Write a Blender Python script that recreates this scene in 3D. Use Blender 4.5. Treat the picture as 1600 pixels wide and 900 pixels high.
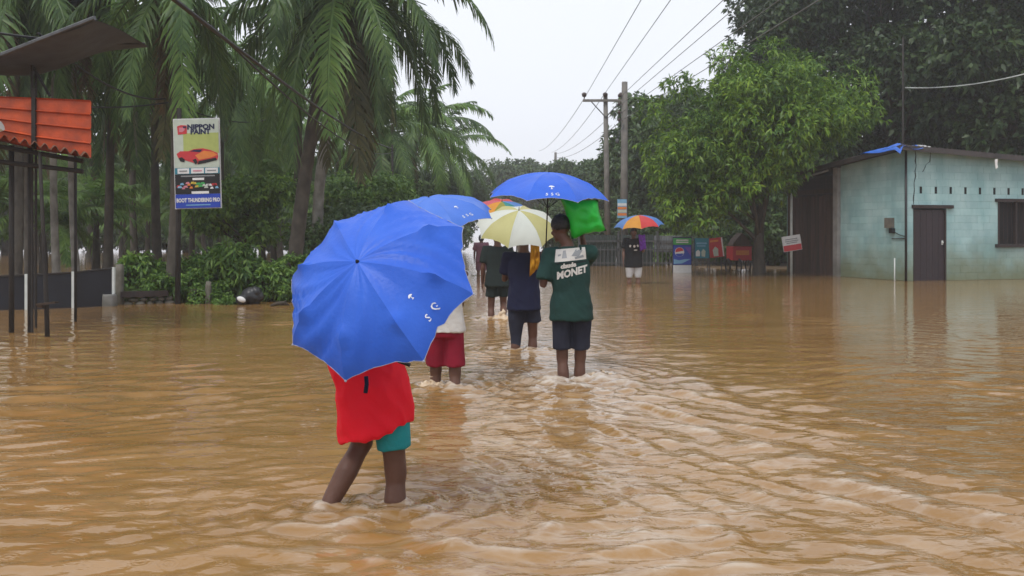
import bpy, bmesh, math, random
import numpy as np
from mathutils import Vector, Matrix, Quaternion, noise as mnoise
from mathutils.bvhtree import BVHTree

for o in list(bpy.data.objects):
    bpy.data.objects.remove(o, do_unlink=True)
scene = bpy.context.scene
C = scene.collection
R = math.radians
F, HY, CZ = 1500.0, 365.0, 1.3          # focal length in photo pixels, horizon row, camera height over the water

# ------------------------------------------------------------------ camera
cam_d = bpy.data.cameras.new('camera')
cam = bpy.data.objects.new('camera', cam_d); C.objects.link(cam)
cam.location = (0, 0, CZ); cam.rotation_euler = (R(90), 0, 0)
cam_d.sensor_width = 36; cam_d.lens = F / 1600 * 36
cam_d.shift_y = -(450 - HY) / 1600
cam_d.clip_start = 0.05; cam_d.clip_end = 2000
cam_d.dof.use_dof = True; cam_d.dof.focus_distance = 6.0; cam_d.dof.aperture_fstop = 9.0
scene.camera = cam

# ------------------------------------------------------------------ world, sun, exposure
SUN_EL, SUN_AZ = R(58), R(-150)
world = bpy.data.worlds.new('World'); scene.world = world; world.use_nodes = True
wt = world.node_tree; wn = wt.nodes; wl = wt.links
for n in list(wn): wn.remove(n)
sky = wn.new('ShaderNodeTexSky'); sky.sky_type = 'NISHITA'; sky.sun_disc = False
sky.sun_elevation = SUN_EL; sky.sun_rotation = R(180) - SUN_AZ
sky.air_density = 1.0; sky.dust_density = 3.0; sky.ozone_density = 1.0
hs = wn.new('ShaderNodeHueSaturation'); hs.inputs['Saturation'].default_value = 0.10
mixw = wn.new('ShaderNodeMixRGB'); mixw.inputs[0].default_value = 0.85
mixw.inputs[2].default_value = (7.45, 7.8, 8.5, 1)      # the even cloud deck of a rain day
bg = wn.new('ShaderNodeBackground'); bg.inputs['Strength'].default_value = 0.102
wo = wn.new('ShaderNodeOutputWorld')
wl.new(sky.outputs[0], hs.inputs['Color']); wl.new(hs.outputs[0], mixw.inputs[1])
wl.new(mixw.outputs[0], bg.inputs['Color']); wl.new(bg.outputs[0], wo.inputs['Surface'])

sun_d = bpy.data.lights.new('sun', 'SUN'); sun_d.energy = 1.5; sun_d.angle = R(25); sun_d.color = (1, .97, .93)
sun = bpy.data.objects.new('sun', sun_d); C.objects.link(sun)
sdir = Vector((math.sin(SUN_AZ) * math.cos(SUN_EL), math.cos(SUN_AZ) * math.cos(SUN_EL), math.sin(SUN_EL)))
sun.rotation_euler = sdir.to_track_quat('Z', 'Y').to_euler()

vs = scene.view_settings
vs.view_transform = 'Standard'; vs.look = 'None'; vs.exposure = 0.40; vs.gamma = 1.0; vs.use_curve_mapping = False
scene.render.engine = 'CYCLES'
scene.cycles.use_denoising = True
scene.cycles.max_bounces = 6; scene.cycles.diffuse_bounces = 2; scene.cycles.glossy_bounces = 2
scene.cycles.transmission_bounces = 3; scene.cycles.transparent_max_bounces = 6; scene.cycles.volume_bounces = 1
scene.cycles.sample_clamp_indirect = 6

# ------------------------------------------------------------------ helpers
def P(px, py, Y):
    return Vector(((px - 800) / F * Y, Y, CZ + (HY - py) / F * Y))

def PX(px, Y): return (px - 800) / F * Y

MATS = {}
def mat(name, c1, c2=None, scale=6.0, rough=0.7, bump=0.0, bscale=None, spec=0.4, metal=0.0, stretch=(1, 1, 1),
        transl=0.0, island=0.0, objrand=0.0, stain=None, coat=0.0, detail=4.0):
    """procedural principled material: two-colour noise, bump, optional per-leaf variation, translucency, low damp stain"""
    m = bpy.data.materials.new(name); m.use_nodes = True; MATS[name] = m
    t = m.node_tree; N = t.nodes; L = t.links
    b = N['Principled BSDF']; out = N['Material Output']
    b.inputs['Roughness'].default_value = rough; b.inputs['Metallic'].default_value = metal
    b.inputs['Specular IOR Level'].default_value = spec
    b.inputs['Coat Weight'].default_value = coat
    c2 = c2 or tuple(x * .75 for x in c1)
    tc = N.new('ShaderNodeTexCoord'); mp = N.new('ShaderNodeMapping'); mp.inputs['Scale'].default_value = stretch
    L.new(tc.outputs['Object'], mp.inputs['Vector'])
    nz = N.new('ShaderNodeTexNoise'); nz.inputs['Scale'].default_value = scale; nz.inputs['Detail'].default_value = detail
    L.new(mp.outputs[0], nz.inputs['Vector'])
    rp = N.new('ShaderNodeValToRGB'); rp.color_ramp.elements[0].position = .32; rp.color_ramp.elements[1].position = .68
    rp.color_ramp.elements[0].color = (*c1, 1); rp.color_ramp.elements[1].color = (*c2, 1)
    L.new(nz.outputs['Fac'], rp.inputs[0])
    col = rp.outputs[0]
    if island or objrand:
        h = N.new('ShaderNodeHueSaturation')
        if island:
            g = N.new('ShaderNodeNewGeometry'); src = g.outputs['Random Per Island']; amt = island
        else:
            g = N.new('ShaderNodeObjectInfo'); src = g.outputs['Random']; amt = objrand
        mr = N.new('ShaderNodeMapRange'); mr.inputs[3].default_value = 1 - amt; mr.inputs[4].default_value = 1 + amt
        L.new(src, mr.inputs[0]); L.new(mr.outputs[0], h.inputs['Value'])
        mr2 = N.new('ShaderNodeMapRange'); mr2.inputs[3].default_value = .5 + amt * .045; mr2.inputs[4].default_value = .5 - amt * .045
        L.new(src, mr2.inputs[0]); L.new(mr2.outputs[0], h.inputs['Hue'])
        L.new(col, h.inputs['Color']); col = h.outputs[0]
    if stain:
        sc_, z0, z1, amt = stain          # colour, fully stained below z0, clean above z1 (a tide mark on the wall)
        g = N.new('ShaderNodeNewGeometry'); sx = N.new('ShaderNodeSeparateXYZ'); L.new(g.outputs['Position'], sx.inputs[0])
        n2 = N.new('ShaderNodeTexNoise'); n2.inputs['Scale'].default_value = 1.7; n2.inputs['Detail'].default_value = 6
        L.new(g.outputs['Position'], n2.inputs['Vector'])
        ad = N.new('ShaderNodeMath'); ad.operation = 'MULTIPLY_ADD'; ad.inputs[1].default_value = -1.3; L.new(n2.outputs['Fac'], ad.inputs[0])
        L.new(sx.outputs['Z'], ad.inputs[2])
        mr = N.new('ShaderNodeMapRange'); mr.inputs[1].default_value = z0 - .65; mr.inputs[2].default_value = z1 - .65
        mr.inputs[3].default_value = amt; mr.inputs[4].default_value = 0
        L.new(ad.outputs[0], mr.inputs[0])
        mx = N.new('ShaderNodeMixRGB'); mx.inputs[2].default_value = (*sc_, 1)
        L.new(mr.outputs[0], mx.inputs[0]); L.new(col, mx.inputs[1]); col = mx.outputs[0]
    L.new(col, b.inputs['Base Color'])
    if bump:
        bn = N.new('ShaderNodeTexNoise'); bn.inputs['Scale'].default_value = bscale or scale * 4; bn.inputs['Detail'].default_value = 5
        L.new(mp.outputs[0], bn.inputs['Vector'])
        bp = N.new('ShaderNodeBump'); bp.inputs['Strength'].default_value = bump; bp.inputs['Distance'].default_value = .02
        L.new(bn.outputs['Fac'], bp.inputs['Height']); L.new(bp.outputs[0], b.inputs['Normal'])
    if transl:
        tr = N.new('ShaderNodeBsdfTranslucent'); ms = N.new('ShaderNodeMixShader'); ms.inputs[0].default_value = transl
        L.new(col, tr.inputs['Color']); L.new(b.outputs[0], ms.inputs[1]); L.new(tr.outputs[0], ms.inputs[2])
        L.new(ms.outputs[0], out.inputs['Surface'])
    return m

class MB:
    """collects shapes and links them as ONE mesh object"""
    def __init__(s): s.v = []; s.f = []
    def add(s, vs, fs):
        k = len(s.v); s.v += [tuple(p) for p in vs]; s.f += [tuple(i + k for i in f) for f in fs]; return s
    def box(s, c, d, rot=None):
        x, y, z = (q / 2 for q in d); c = Vector(c)
        vs = [Vector((a * x, b_ * y, e * z)) for a in (-1, 1) for b_ in (-1, 1) for e in (-1, 1)]
        if rot is not None: vs = [rot @ p for p in vs]
        return s.add([p + c for p in vs], [(0, 1, 3, 2), (4, 6, 7, 5), (0, 4, 5, 1), (2, 3, 7, 6), (0, 2, 6, 4), (1, 5, 7, 3)])
    def tube(s, pts, rad, n=8, cap=True, squash=None):
        pts = [Vector(p) for p in pts]
        if not hasattr(rad, '__len__'): rad = [rad] * len(pts)
        vs, fs = [], []
        up = Vector((0, 0, 1)); prev = None
        for i, p in enumerate(pts):
            t = (pts[min(i + 1, len(pts) - 1)] - pts[max(i - 1, 0)])
            t = t.normalized() if t.length > 1e-9 else Vector((0, 0, 1))
            if prev is None:
                a = t.cross(Vector((0, 1, 0)) if abs(t.y) < .9 else Vector((1, 0, 0))).normalized()
            else:
                a = (prev - t * prev.dot(t)).normalized()
            prev = a; b_ = t.cross(a)
            for j in range(n):
                w = 2 * math.pi * j / n
                vs.append(p + (a * math.cos(w) + b_ * math.sin(w)) * rad[i])
        m = len(pts)
        for i in range(m - 1):
            for j in range(n):
                fs.append((i * n + j, i * n + (j + 1) % n, (i + 1) * n + (j + 1) % n, (i + 1) * n + j))
        if cap:
            fs.append(tuple(range(n))[::-1]); fs.append(tuple((m - 1) * n + j for j in range(n)))
        return s.add(vs, fs)
    def ell(s, c, r, n=12, m=8, rot=None):
        vs, fs = [], []; c = Vector(c)
        if not hasattr(r, '__len__'): r = (r, r, r)
        for i in range(1, m):
            th = math.pi * i / m
            for j in range(n):
                w = 2 * math.pi * j / n
                vs.append(Vector((r[0] * math.sin(th) * math.cos(w), r[1] * math.sin(th) * math.sin(w), r[2] * math.cos(th))))
        vs.append(Vector((0, 0, r[2]))); vs.append(Vector((0, 0, -r[2])))
        for i in range(m - 2):
            for j in range(n):
                fs.append((i * n + j, (i + 1) * n + j, (i + 1) * n + (j + 1) % n, i * n + (j + 1) % n))
        T, B = (m - 1) * n, (m - 1) * n + 1
        for j in range(n):
            fs.append((T, j, (j + 1) % n)); fs.append((B, (m - 2) * n + (j + 1) % n, (m - 2) * n + j))
        if rot is not None: vs = [rot @ p for p in vs]
        return s.add([p + c for p in vs], fs)
    def loft(s, rings, cap=True):
        n = len(rings[0]); vs = [p for r in rings for p in r]; fs = []
        for i in range(len(rings) - 1):
            for j in range(n):
                fs.append((i * n + j, i * n + (j + 1) % n, (i + 1) * n + (j + 1) % n, (i + 1) * n + j))
        if cap:
            fs.append(tuple(range(n))[::-1]); fs.append(tuple((len(rings) - 1) * n + j for j in range(n)))
        return s.add(vs, fs)
    def prism(s, poly, origin, ex, ey, en, th):
        """polygon (2-d points) in the plane origin/ex/ey extruded by th along en"""
        o = Vector(origin); n = len(poly)
        a = [o + ex * p[0] + ey * p[1] for p in poly]; b_ = [q + en * th for q in a]
        return s.add(a + b_, [tuple(range(n))[::-1], tuple(range(n, 2 * n))] + [(i, (i + 1) % n, n + (i + 1) % n, n + i) for i in range(n)])
    def mesh(s, name):
        me = bpy.data.meshes.new(name); me.from_pydata(s.v, [], s.f); me.update(); return me
    def build(s, name, m, parent=None, smooth=False):
        return obj(name, s.mesh(name), m, parent, smooth)

def obj(name, me, m, parent=None, smooth=False, loc=None):
    o = bpy.data.objects.new(name, me); C.objects.link(o)
    if m is not None and not me.materials: me.materials.append(m if not isinstance(m, str) else MATS[m])
    if smooth: me.polygons.foreach_set('use_smooth', [True] * len(me.polygons))
    if parent is not None: o.parent = parent
    if loc is not None: o.location = loc
    return o

def mesh_np(name, verts, faces):
    """fast mesh from numpy arrays; faces is (n, k)"""
    me = bpy.data.meshes.new(name); k = faces.shape[1]
    me.vertices.add(len(verts)); me.vertices.foreach_set('co', np.ascontiguousarray(verts, dtype=np.float32).ravel())
    me.loops.add(faces.size); me.loops.foreach_set('vertex_index', np.ascontiguousarray(faces, dtype=np.int32).ravel())
    me.polygons.add(len(faces)); me.polygons.foreach_set('loop_start', np.arange(0, faces.size, k, dtype=np.int32))
    me.update(calc_edges=True)
    return me

def tag(o, label=None, cat=None, group=None, kind=None):
    if label: o['label'] = label
    if cat: o['category'] = cat
    if group: o['group'] = group
    if kind: o['kind'] = kind
    return o

def thing(name, label, cat, loc=(0, 0, 0), rotz=0, group=None):
    o = bpy.data.objects.new(name, None); C.objects.link(o)
    o.location = loc; o.rotation_euler = (0, 0, rotz); o.empty_display_size = .1
    return tag(o, label, cat, group)

def text_geo(s, size, off=0.0):
    cu = bpy.data.curves.new('lettering', 'FONT'); cu.body = s; cu.size = size; cu.resolution_u = 2; cu.offset = off
    cu.align_x = 'CENTER'; cu.align_y = 'CENTER'
    o = bpy.data.objects.new('lettering_tmp', cu); C.objects.link(o)
    dg = bpy.context.evaluated_depsgraph_get(); me = bpy.data.meshes.new_from_object(o.evaluated_get(dg))
    vs = [tuple(v.co) for v in me.vertices]; fs = [tuple(p.vertices) for p in me.polygons]
    bpy.data.objects.remove(o); bpy.data.meshes.remove(me)
    return vs, fs

def lerp(a, b, t): return a + (b - a) * t

def remesh(mb, voxel, smooth=6, wrinkle=None, decim=None):
    """fuse overlapping closed shapes into one continuous skin"""
    me = mb.mesh('tmp'); o = bpy.data.objects.new('tmp', me); C.objects.link(o)
    md = o.modifiers.new('r', 'REMESH'); md.mode = 'VOXEL'; md.voxel_size = voxel; md.adaptivity = 0
    ms = o.modifiers.new('s', 'SMOOTH'); ms.factor = .5; ms.iterations = smooth
    dg = bpy.context.evaluated_depsgraph_get(); out = bpy.data.meshes.new_from_object(o.evaluated_get(dg))
    bpy.data.objects.remove(o); bpy.data.meshes.remove(me)
    if wrinkle:
        out.update()
        nor = [v.normal.copy() for v in out.vertices]
        for v, n in zip(out.vertices, nor):
            v.co += n * wrinkle(v.co)
        out.update()
    return out
# ------------------------------------------------------------------ materials
mat('mud', (.16, .10, .05), (.10, .07, .035), 2.0, .8, .4)
mat('soil', (.12, .085, .05), (.07, .06, .03), 3.0, .85, .5)
def water_material():
    m = bpy.data.materials.new('flood_water'); m.use_nodes = True; MATS['flood_water'] = m
    t = m.node_tree; N = t.nodes; L = t.links; b = N['Principled BSDF']
    b.inputs['Roughness'].default_value = .035; b.inputs['IOR'].default_value = 1.38
    b.inputs['Specular IOR Level'].default_value = .5
    g = N.new('ShaderNodeNewGeometry')
    mp = N.new('ShaderNodeMapping'); mp.inputs['Scale'].default_value = (.5, 1.0, 1); L.new(g.outputs['Position'], mp.inputs['Vector'])
    n1 = N.new('ShaderNodeTexNoise'); n1.inputs['Scale'].default_value = 1.1; n1.inputs['Detail'].default_value = 6; n1.inputs['Distortion'].default_value = 1.2
    L.new(mp.outputs[0], n1.inputs['Vector'])
    rp = N.new('ShaderNodeValToRGB'); e = rp.color_ramp.elements
    e[0].position = .3; e[0].color = (.235, .124, .036, 1); e[1].position = .7; e[1].color = (.315, .178, .066, 1)
    L.new(n1.outputs['Fac'], rp.inputs[0])
    # churned, aerated water is paler round legs and wakes; mid-road the same attribute paints in sky reflection
    at = N.new('ShaderNodeAttribute'); at.attribute_name = 'foam_sky_tint'
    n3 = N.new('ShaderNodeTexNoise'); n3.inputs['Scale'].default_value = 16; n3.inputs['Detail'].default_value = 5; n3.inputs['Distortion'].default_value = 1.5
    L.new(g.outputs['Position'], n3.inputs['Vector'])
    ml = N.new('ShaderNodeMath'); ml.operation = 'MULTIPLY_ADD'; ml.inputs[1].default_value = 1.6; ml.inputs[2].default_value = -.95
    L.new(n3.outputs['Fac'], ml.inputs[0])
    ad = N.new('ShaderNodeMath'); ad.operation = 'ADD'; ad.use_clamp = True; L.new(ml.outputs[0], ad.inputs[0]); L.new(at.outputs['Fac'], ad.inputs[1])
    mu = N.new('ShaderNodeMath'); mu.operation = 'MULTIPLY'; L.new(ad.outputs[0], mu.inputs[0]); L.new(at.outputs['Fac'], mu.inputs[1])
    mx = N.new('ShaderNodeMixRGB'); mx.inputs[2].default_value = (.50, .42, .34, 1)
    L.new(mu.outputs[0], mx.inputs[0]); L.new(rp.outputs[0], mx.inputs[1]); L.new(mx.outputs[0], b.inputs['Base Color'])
    # thin foam filaments drawn out by the current where the water is churned
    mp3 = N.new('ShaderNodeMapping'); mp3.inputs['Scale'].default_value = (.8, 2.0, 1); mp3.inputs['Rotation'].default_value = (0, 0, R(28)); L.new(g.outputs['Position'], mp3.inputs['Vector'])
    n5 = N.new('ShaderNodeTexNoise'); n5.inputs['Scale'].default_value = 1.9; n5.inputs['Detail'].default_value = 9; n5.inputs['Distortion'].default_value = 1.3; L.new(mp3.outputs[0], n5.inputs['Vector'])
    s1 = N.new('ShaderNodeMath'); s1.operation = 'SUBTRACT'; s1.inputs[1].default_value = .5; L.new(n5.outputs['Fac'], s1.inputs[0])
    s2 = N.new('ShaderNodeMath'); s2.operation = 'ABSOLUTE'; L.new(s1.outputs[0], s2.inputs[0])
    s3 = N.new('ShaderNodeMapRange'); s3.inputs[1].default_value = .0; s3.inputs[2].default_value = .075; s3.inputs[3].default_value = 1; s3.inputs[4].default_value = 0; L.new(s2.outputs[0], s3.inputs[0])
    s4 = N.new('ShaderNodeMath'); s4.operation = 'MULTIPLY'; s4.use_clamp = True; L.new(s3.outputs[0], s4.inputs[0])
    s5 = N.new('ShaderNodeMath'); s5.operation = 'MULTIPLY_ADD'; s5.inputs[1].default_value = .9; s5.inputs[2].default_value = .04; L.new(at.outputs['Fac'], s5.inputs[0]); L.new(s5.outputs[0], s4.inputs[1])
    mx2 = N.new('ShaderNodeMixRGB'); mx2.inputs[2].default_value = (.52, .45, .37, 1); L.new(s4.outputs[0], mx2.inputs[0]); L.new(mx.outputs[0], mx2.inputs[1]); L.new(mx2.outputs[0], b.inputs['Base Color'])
    # fine ripple relief
    mp2 = N.new('ShaderNodeMapping'); mp2.inputs['Scale'].default_value = (.42, 1, 1); mp2.inputs['Rotation'].default_value = (0, 0, R(-12))
    L.new(g.outputs['Position'], mp2.inputs['Vector'])
    n2 = N.new('ShaderNodeTexNoise'); n2.inputs['Scale'].default_value = 13; n2.inputs['Detail'].default_value = 2.5; n2.inputs['Distortion'].default_value = .8
    L.new(mp2.outputs[0], n2.inputs['Vector'])
    bp = N.new('ShaderNodeBump'); bp.inputs['Strength'].default_value = .75; bp.inputs['Distance'].default_value = .014
    L.new(n2.outputs['Fac'], bp.inputs['Height'])
    n6 = N.new('ShaderNodeTexNoise'); n6.inputs['Scale'].default_value = .55; n6.inputs['Detail'].default_value = 3; L.new(g.outputs['Position'], n6.inputs['Vector'])
    m6 = N.new('ShaderNodeMapRange'); m6.inputs[1].default_value = .35; m6.inputs[2].default_value = .65; m6.inputs[3].default_value = .15; m6.inputs[4].default_value = .40; L.new(n6.outputs['Fac'], m6.inputs[0]); 
    ac = N.new('ShaderNodeAttribute'); ac.attribute_name = 'chop'
    a6 = N.new('ShaderNodeMath'); a6.operation = 'MULTIPLY_ADD'; a6.inputs[1].default_value = .40; L.new(ac.outputs['Fac'], a6.inputs[0]); L.new(m6.outputs[0], a6.inputs[2]); L.new(a6.outputs[0], bp.inputs['Strength'])
    n4 = N.new('ShaderNodeTexVoronoi'); n4.inputs['Scale'].default_value = 5.5     # rings of rain drops
    L.new(g.outputs['Position'], n4.inputs['Vector'])
    wv = N.new('ShaderNodeMath'); wv.operation = 'SINE'; m9 = N.new('ShaderNodeMath'); m9.operation = 'MULTIPLY'; m9.inputs[1].default_value = 62
    L.new(n4.outputs['Distance'], m9.inputs[0]); L.new(m9.outputs[0], wv.inputs[0])
    fd = N.new('ShaderNodeMapRange'); fd.inputs[1].default_value = .0; fd.inputs[2].default_value = .3; fd.inputs[3].default_value = 1; fd.inputs[4].default_value = 0
    L.new(n4.outputs['Distance'], fd.inputs[0])
    pr = N.new('ShaderNodeMath'); pr.operation = 'MULTIPLY'; L.new(wv.outputs[0], pr.inputs[0]); L.new(fd.outputs[0], pr.inputs[1])
    b2 = N.new('ShaderNodeBump'); b2.inputs['Strength'].default_value = .10; b2.inputs['Distance'].default_value = .02
    L.new(pr.outputs[0], b2.inputs['Height']); L.new(bp.outputs[0], b2.inputs['Normal']); L.new(b2.outputs[0], b.inputs['Normal'])
    return m
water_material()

# ------------------------------------------------------------------ the setting: flooded ground and water
WD = 0.32                      # depth of the flood over the road
LEGS = []                      # points where legs cut the water: (x, y, strength)
def leg_mark(x, y, s=1.0): LEGS.append((x, y, s))

def bank(x, y):
    """height of the ground: a road under water, a low overgrown bank on the left, ground rising at the right"""
    z = np.full_like(x, -WD)
    edge = -3.6 - (y - 17.0) * .02
    b = 1 / (1 + np.exp(-(edge - x) / .25)) * np.exp(-((y - 18.7 - .06 * (x + 6)) / .95) ** 2)
    z = z + b * .42
    far = 1 / (1 + np.exp(-(y - 62) / 4)) * np.clip((x - 6) / 4, 0, 1)
    z = z + far * .5
    rr = 1 / (1 + np.exp(-(x - 6.2) / .5)) * 1 / (1 + np.exp(-(y - 33.5) / .8))
    z = z + rr * .36
    return z
gx = np.concatenate([np.linspace(-420, -45, 12), np.linspace(-40, 40, 161), np.linspace(45, 420, 12)])
gy = np.concatenate([np.linspace(-40, -2, 6), np.linspace(0, 80, 161), np.linspace(85, 430, 16)])
GX, GY = np.meshgrid(gx, gy)
GZ = bank(GX, GY)
def grid_faces(nr, nc):
    i = np.arange((nr - 1) * (nc - 1)); r = i // (nc - 1); c = i % (nc - 1); a = r * nc + c
    return np.stack([a, a + 1, a + nc + 1, a + nc], 1)
o = obj('ground', mesh_np('ground', np.stack([GX, GY, GZ], -1).reshape(-1, 3), grid_faces(len(gy), len(gx))), 'mud', smooth=True)
tag(o, kind='structure')

def build_water():
    def axis(segs):
        out = [segs[0][0]]
        for a, b, d0, d1 in segs:
            x = a
            while x < b - 1e-6:
                d = d0 + (d1 - d0) * (x - a) / (b - a); x = min(b, x + d); out.append(x)
        return np.array(out)
    ys = axis([(-40, 1, 8, .5), (1, 2.6, .3, .03), (2.6, 8, .020, .024), (8, 16, .024, .06), (16, 34, .06, .3), (34, 90, .4, 4), (90, 430, 8, 60)])
    xr = axis([(0, 4.2, .026, .026), (4.2, 9, .026, .07), (9, 20, .07, .4), (20, 60, .5, 6), (60, 420, 10, 80)])
    xs = np.concatenate([-xr[:0:-1], xr])
    X, Y = np.meshgrid(xs, ys)
    H = np.zeros_like(X)
    rng = np.random.default_rng(5)
    # slow lateral warping so that no crest stays straight
    wx = X + .30 * np.sin(.9 * Y + 1.3 * np.sin(.6 * X)) + .12 * np.sin(2.3 * Y + 1.7 * X)
    wy = Y + .25 * np.sin(1.1 * X + .8 * np.sin(.7 * Y)) + .10 * np.sin(2.9 * X - 1.3 * Y)
    fade = lambda lam: np.clip(1.25 - Y * .02 / lam, 0, 1)        # waves finer than the sheet's mesh fade out far away
    calm = 1 - .55 / (1 + np.exp(-(X - 4.6) / .8)) * 1 / (1 + np.exp(-(Y - 11) / 1.5))
    # wind and current: short crests, mostly across the view; towards the right they swing to run with the current
    for i in range(74):
        lam = .075 * (.55 / .075) ** rng.random()
        ang = rng.normal(R(90 + (14 if i % 3 else -24)), R(17))
        k = 2 * math.pi / lam
        ph = (wx * math.cos(ang) + wy * math.sin(ang)) * k + rng.uniform(0, 6.28)
        grp = .5 + .5 * np.sin(.35 * k * (wx * math.sin(ang) - wy * math.cos(ang)) * .35 + .22 * ph + rng.uniform(0, 6.28))
        s = np.sin(ph)
        H += .0033 * lam ** .8 * grp * (s + .35 * (1 - np.abs(s))) * fade(lam) * 1.5
    # oblique streaks trailing from the walkers towards the right foreground
    band = np.exp(-((X - (.9 + (9.5 - Y) * .16)) / 1.15) ** 2) * np.clip((11.5 - Y) / 3, 0, 1)
    for i in range(22):
        lam = .14 * (.6 / .14) ** rng.random()
        ang = rng.normal(R(28), R(15)); k = 2 * math.pi / lam
        ph = (wx * math.cos(ang) + wy * math.sin(ang)) * k + rng.uniform(0, 6.28)
        grp = .5 + .5 * np.sin(.23 * ph + .3 * k * (-wx * math.sin(ang) + wy * math.cos(ang)) * .5 + rng.uniform(0, 6.28))
        s = np.sin(ph)
        H += .0052 * lam ** .85 * band * grp * (s + .4 * (1 - np.abs(s))) * fade(lam) * 2.7
    patch = .62 + .38 * np.sin(.55 * X + 1.1 * np.sin(.45 * Y) + .8) * np.sin(.8 * Y + 1.4 * np.sin(.5 * X)) + .25 * np.sin(1.7 * X + .9 * Y + np.sin(1.3 * Y))
    H *= calm * np.clip(patch, .25, 1.1)
    # churned middle of the road: short crests of every direction
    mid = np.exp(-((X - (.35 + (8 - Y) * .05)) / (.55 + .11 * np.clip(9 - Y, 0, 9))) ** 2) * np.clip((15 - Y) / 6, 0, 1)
    for i in range(30):
        lam = .07 * (.34 / .07) ** rng.random(); ang = rng.uniform(0, math.pi); k = 2 * math.pi / lam
        ph = (wx * math.cos(ang) + wy * math.sin(ang)) * k + .9 * np.sin(2.1 * wx + 1.7 * wy + i) + rng.uniform(0, 6.28)
        s = np.sin(ph); H += .0040 * lam ** .9 * mid * (.4 + .6 * np.sin(ph * .21 + i) ** 2) * (s + .5 * (1 - np.abs(s))) * fade(lam) * 2.7
    foam_sky_tint = .16 * band * (.4 + .6 * np.sin(wx * 3 + wy * 1.2) ** 2) + .42 * mid * (.5 + .5 * np.sin(wx * 4.3 + 2 * np.sin(wy * 2.1)) * np.sin(wy * 3.1 + wx))  # the mid term paints pale sky reflection into the colour, over churned water
    for (lx, ly, s) in LEGS:
        dx, dy = X - lx, Y - ly; r = np.sqrt(dx * dx + dy * dy) + 1e-6
        m = r < 2.2
        rr = r[m]
        ripple = np.cos(rr * 2 * math.pi / .17 - .6) * np.exp(-rr / .42) * (1 - np.exp(-(rr / .07) ** 2))
        vee = np.exp(-((np.abs(dx[m] + .06 * np.sin(9 * dy[m])) - .30 * np.abs(dy[m]) - .05) / .06) ** 2) * np.exp(-np.abs(dy[m]) / .55) * (dy[m] < .05)
        H[m] += s * (.013 * ripple + .016 * vee + .006 * np.exp(-(rr / .085) ** 2))
        foam_sky_tint[m] += .55 * s * (.35 * np.exp(-(rr / .14) ** 2) + .35 * vee + .16 * np.exp(-rr / .5) * np.clip(ripple * 2, 0, 1))
    foam_sky_tint += np.clip((H - .016) / .02, 0, .35)
    me = mesh_np('water', np.stack([X, Y, H], -1).reshape(-1, 3), grid_faces(len(ys), len(xs)))
    a = me.attributes.new('foam_sky_tint', 'FLOAT', 'POINT'); a.data.foreach_set('value', np.clip(foam_sky_tint, 0, 1).ravel().astype(np.float32))
    chop = np.exp(-((X - (.5 + (8 - Y) * .03)) / (1.3 + .05 * np.clip(Y, 0, 30) + .10 * np.clip(9 - Y, 0, 9))) ** 2) * np.clip((45 - Y) / 20, 0, 1)
    a = me.attributes.new('chop', 'FLOAT', 'POINT'); a.data.foreach_set('value', np.clip(chop, 0, 1).ravel().astype(np.float32))
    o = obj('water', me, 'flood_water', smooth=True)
    tag(o, kind='structure')
    return xs, ys, H

# the wet air of the rain
hm = bpy.data.materials.new('rain_haze'); hm.use_nodes = True
for n in list(hm.node_tree.nodes): hm.node_tree.nodes.remove(n)
pv = hm.node_tree.nodes.new('ShaderNodeVolumePrincipled'); mo = hm.node_tree.nodes.new('ShaderNodeOutputMaterial')
pv.inputs['Color'].default_value = (.93, .95, 1, 1); pv.inputs['Density'].default_value = .0014; pv.inputs['Anisotropy'].default_value = .2
hm.node_tree.links.new(pv.outputs[0], mo.inputs['Volume'])
o = MB().box((0, 195, 11.3), (860, 490, 26)).build('haze', hm); tag(o, kind='stuff')
# ------------------------------------------------------------------ vegetation
mat('frond_green', (.092, .160, .042), (.052, .105, .030), 1.2, .42, transl=.28, island=.35, spec=.28)
mat('frond_fresh', (0.155, 0.27, 0.06), (0.1, 0.19, 0.045), 1.2, .42, transl=.30, island=.30, spec=.28)
mat('frond_dry', (.16, .11, .045), (.09, .065, .03), 1.5, .7, transl=.2, island=.4)
mat('frond_yellow', (.10, .10, .03), (.07, .075, .025), 1.5, .5, transl=.28, island=.35)
mat('palm_bark', (.105, .092, .075), (.052, .045, .038), 5, .9, .8, 14, stretch=(1, 1, .6))
mat('palm_bark_pale', (.30, .29, .26), (.12, .11, .095), 3.5, .9, .8, 12, stretch=(1, 1, .7))
mat('bark', (.075, .062, .048), (.035, .03, .025), 6, .9, .8, 20, stretch=(1, 1, .35))
mat('mango_leaf', (.165, .295, .034), (.060, .135, .020), .8, .36, transl=.28, island=.55, spec=.28)
mat('dark_leaf', (0.044, 0.082, 0.024), (0.022, 0.046, 0.016), .6, .40, transl=.18, island=.55, spec=.28)
mat('mid_leaf', (.078, .140, .040), (.044, .088, .027), .5, .45, transl=.22, island=.40)
mat('bush_leaf', (0.135, 0.25, 0.045), (0.07, 0.15, 0.03), 1.5, .45, transl=.28, island=.45)
mat('round_leaf', (.17, .30, .055), (.09, .18, .035), 1.5, .45, transl=.3, island=.45)
mat('grass_blade', (0.102, 0.156, 0.042), (0.06, 0.102, 0.03), 2, .55, transl=.25, island=.4)
mat('coconut_husk', (.13, .16, .04), (.10, .08, .03), 6, .6)

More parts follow.
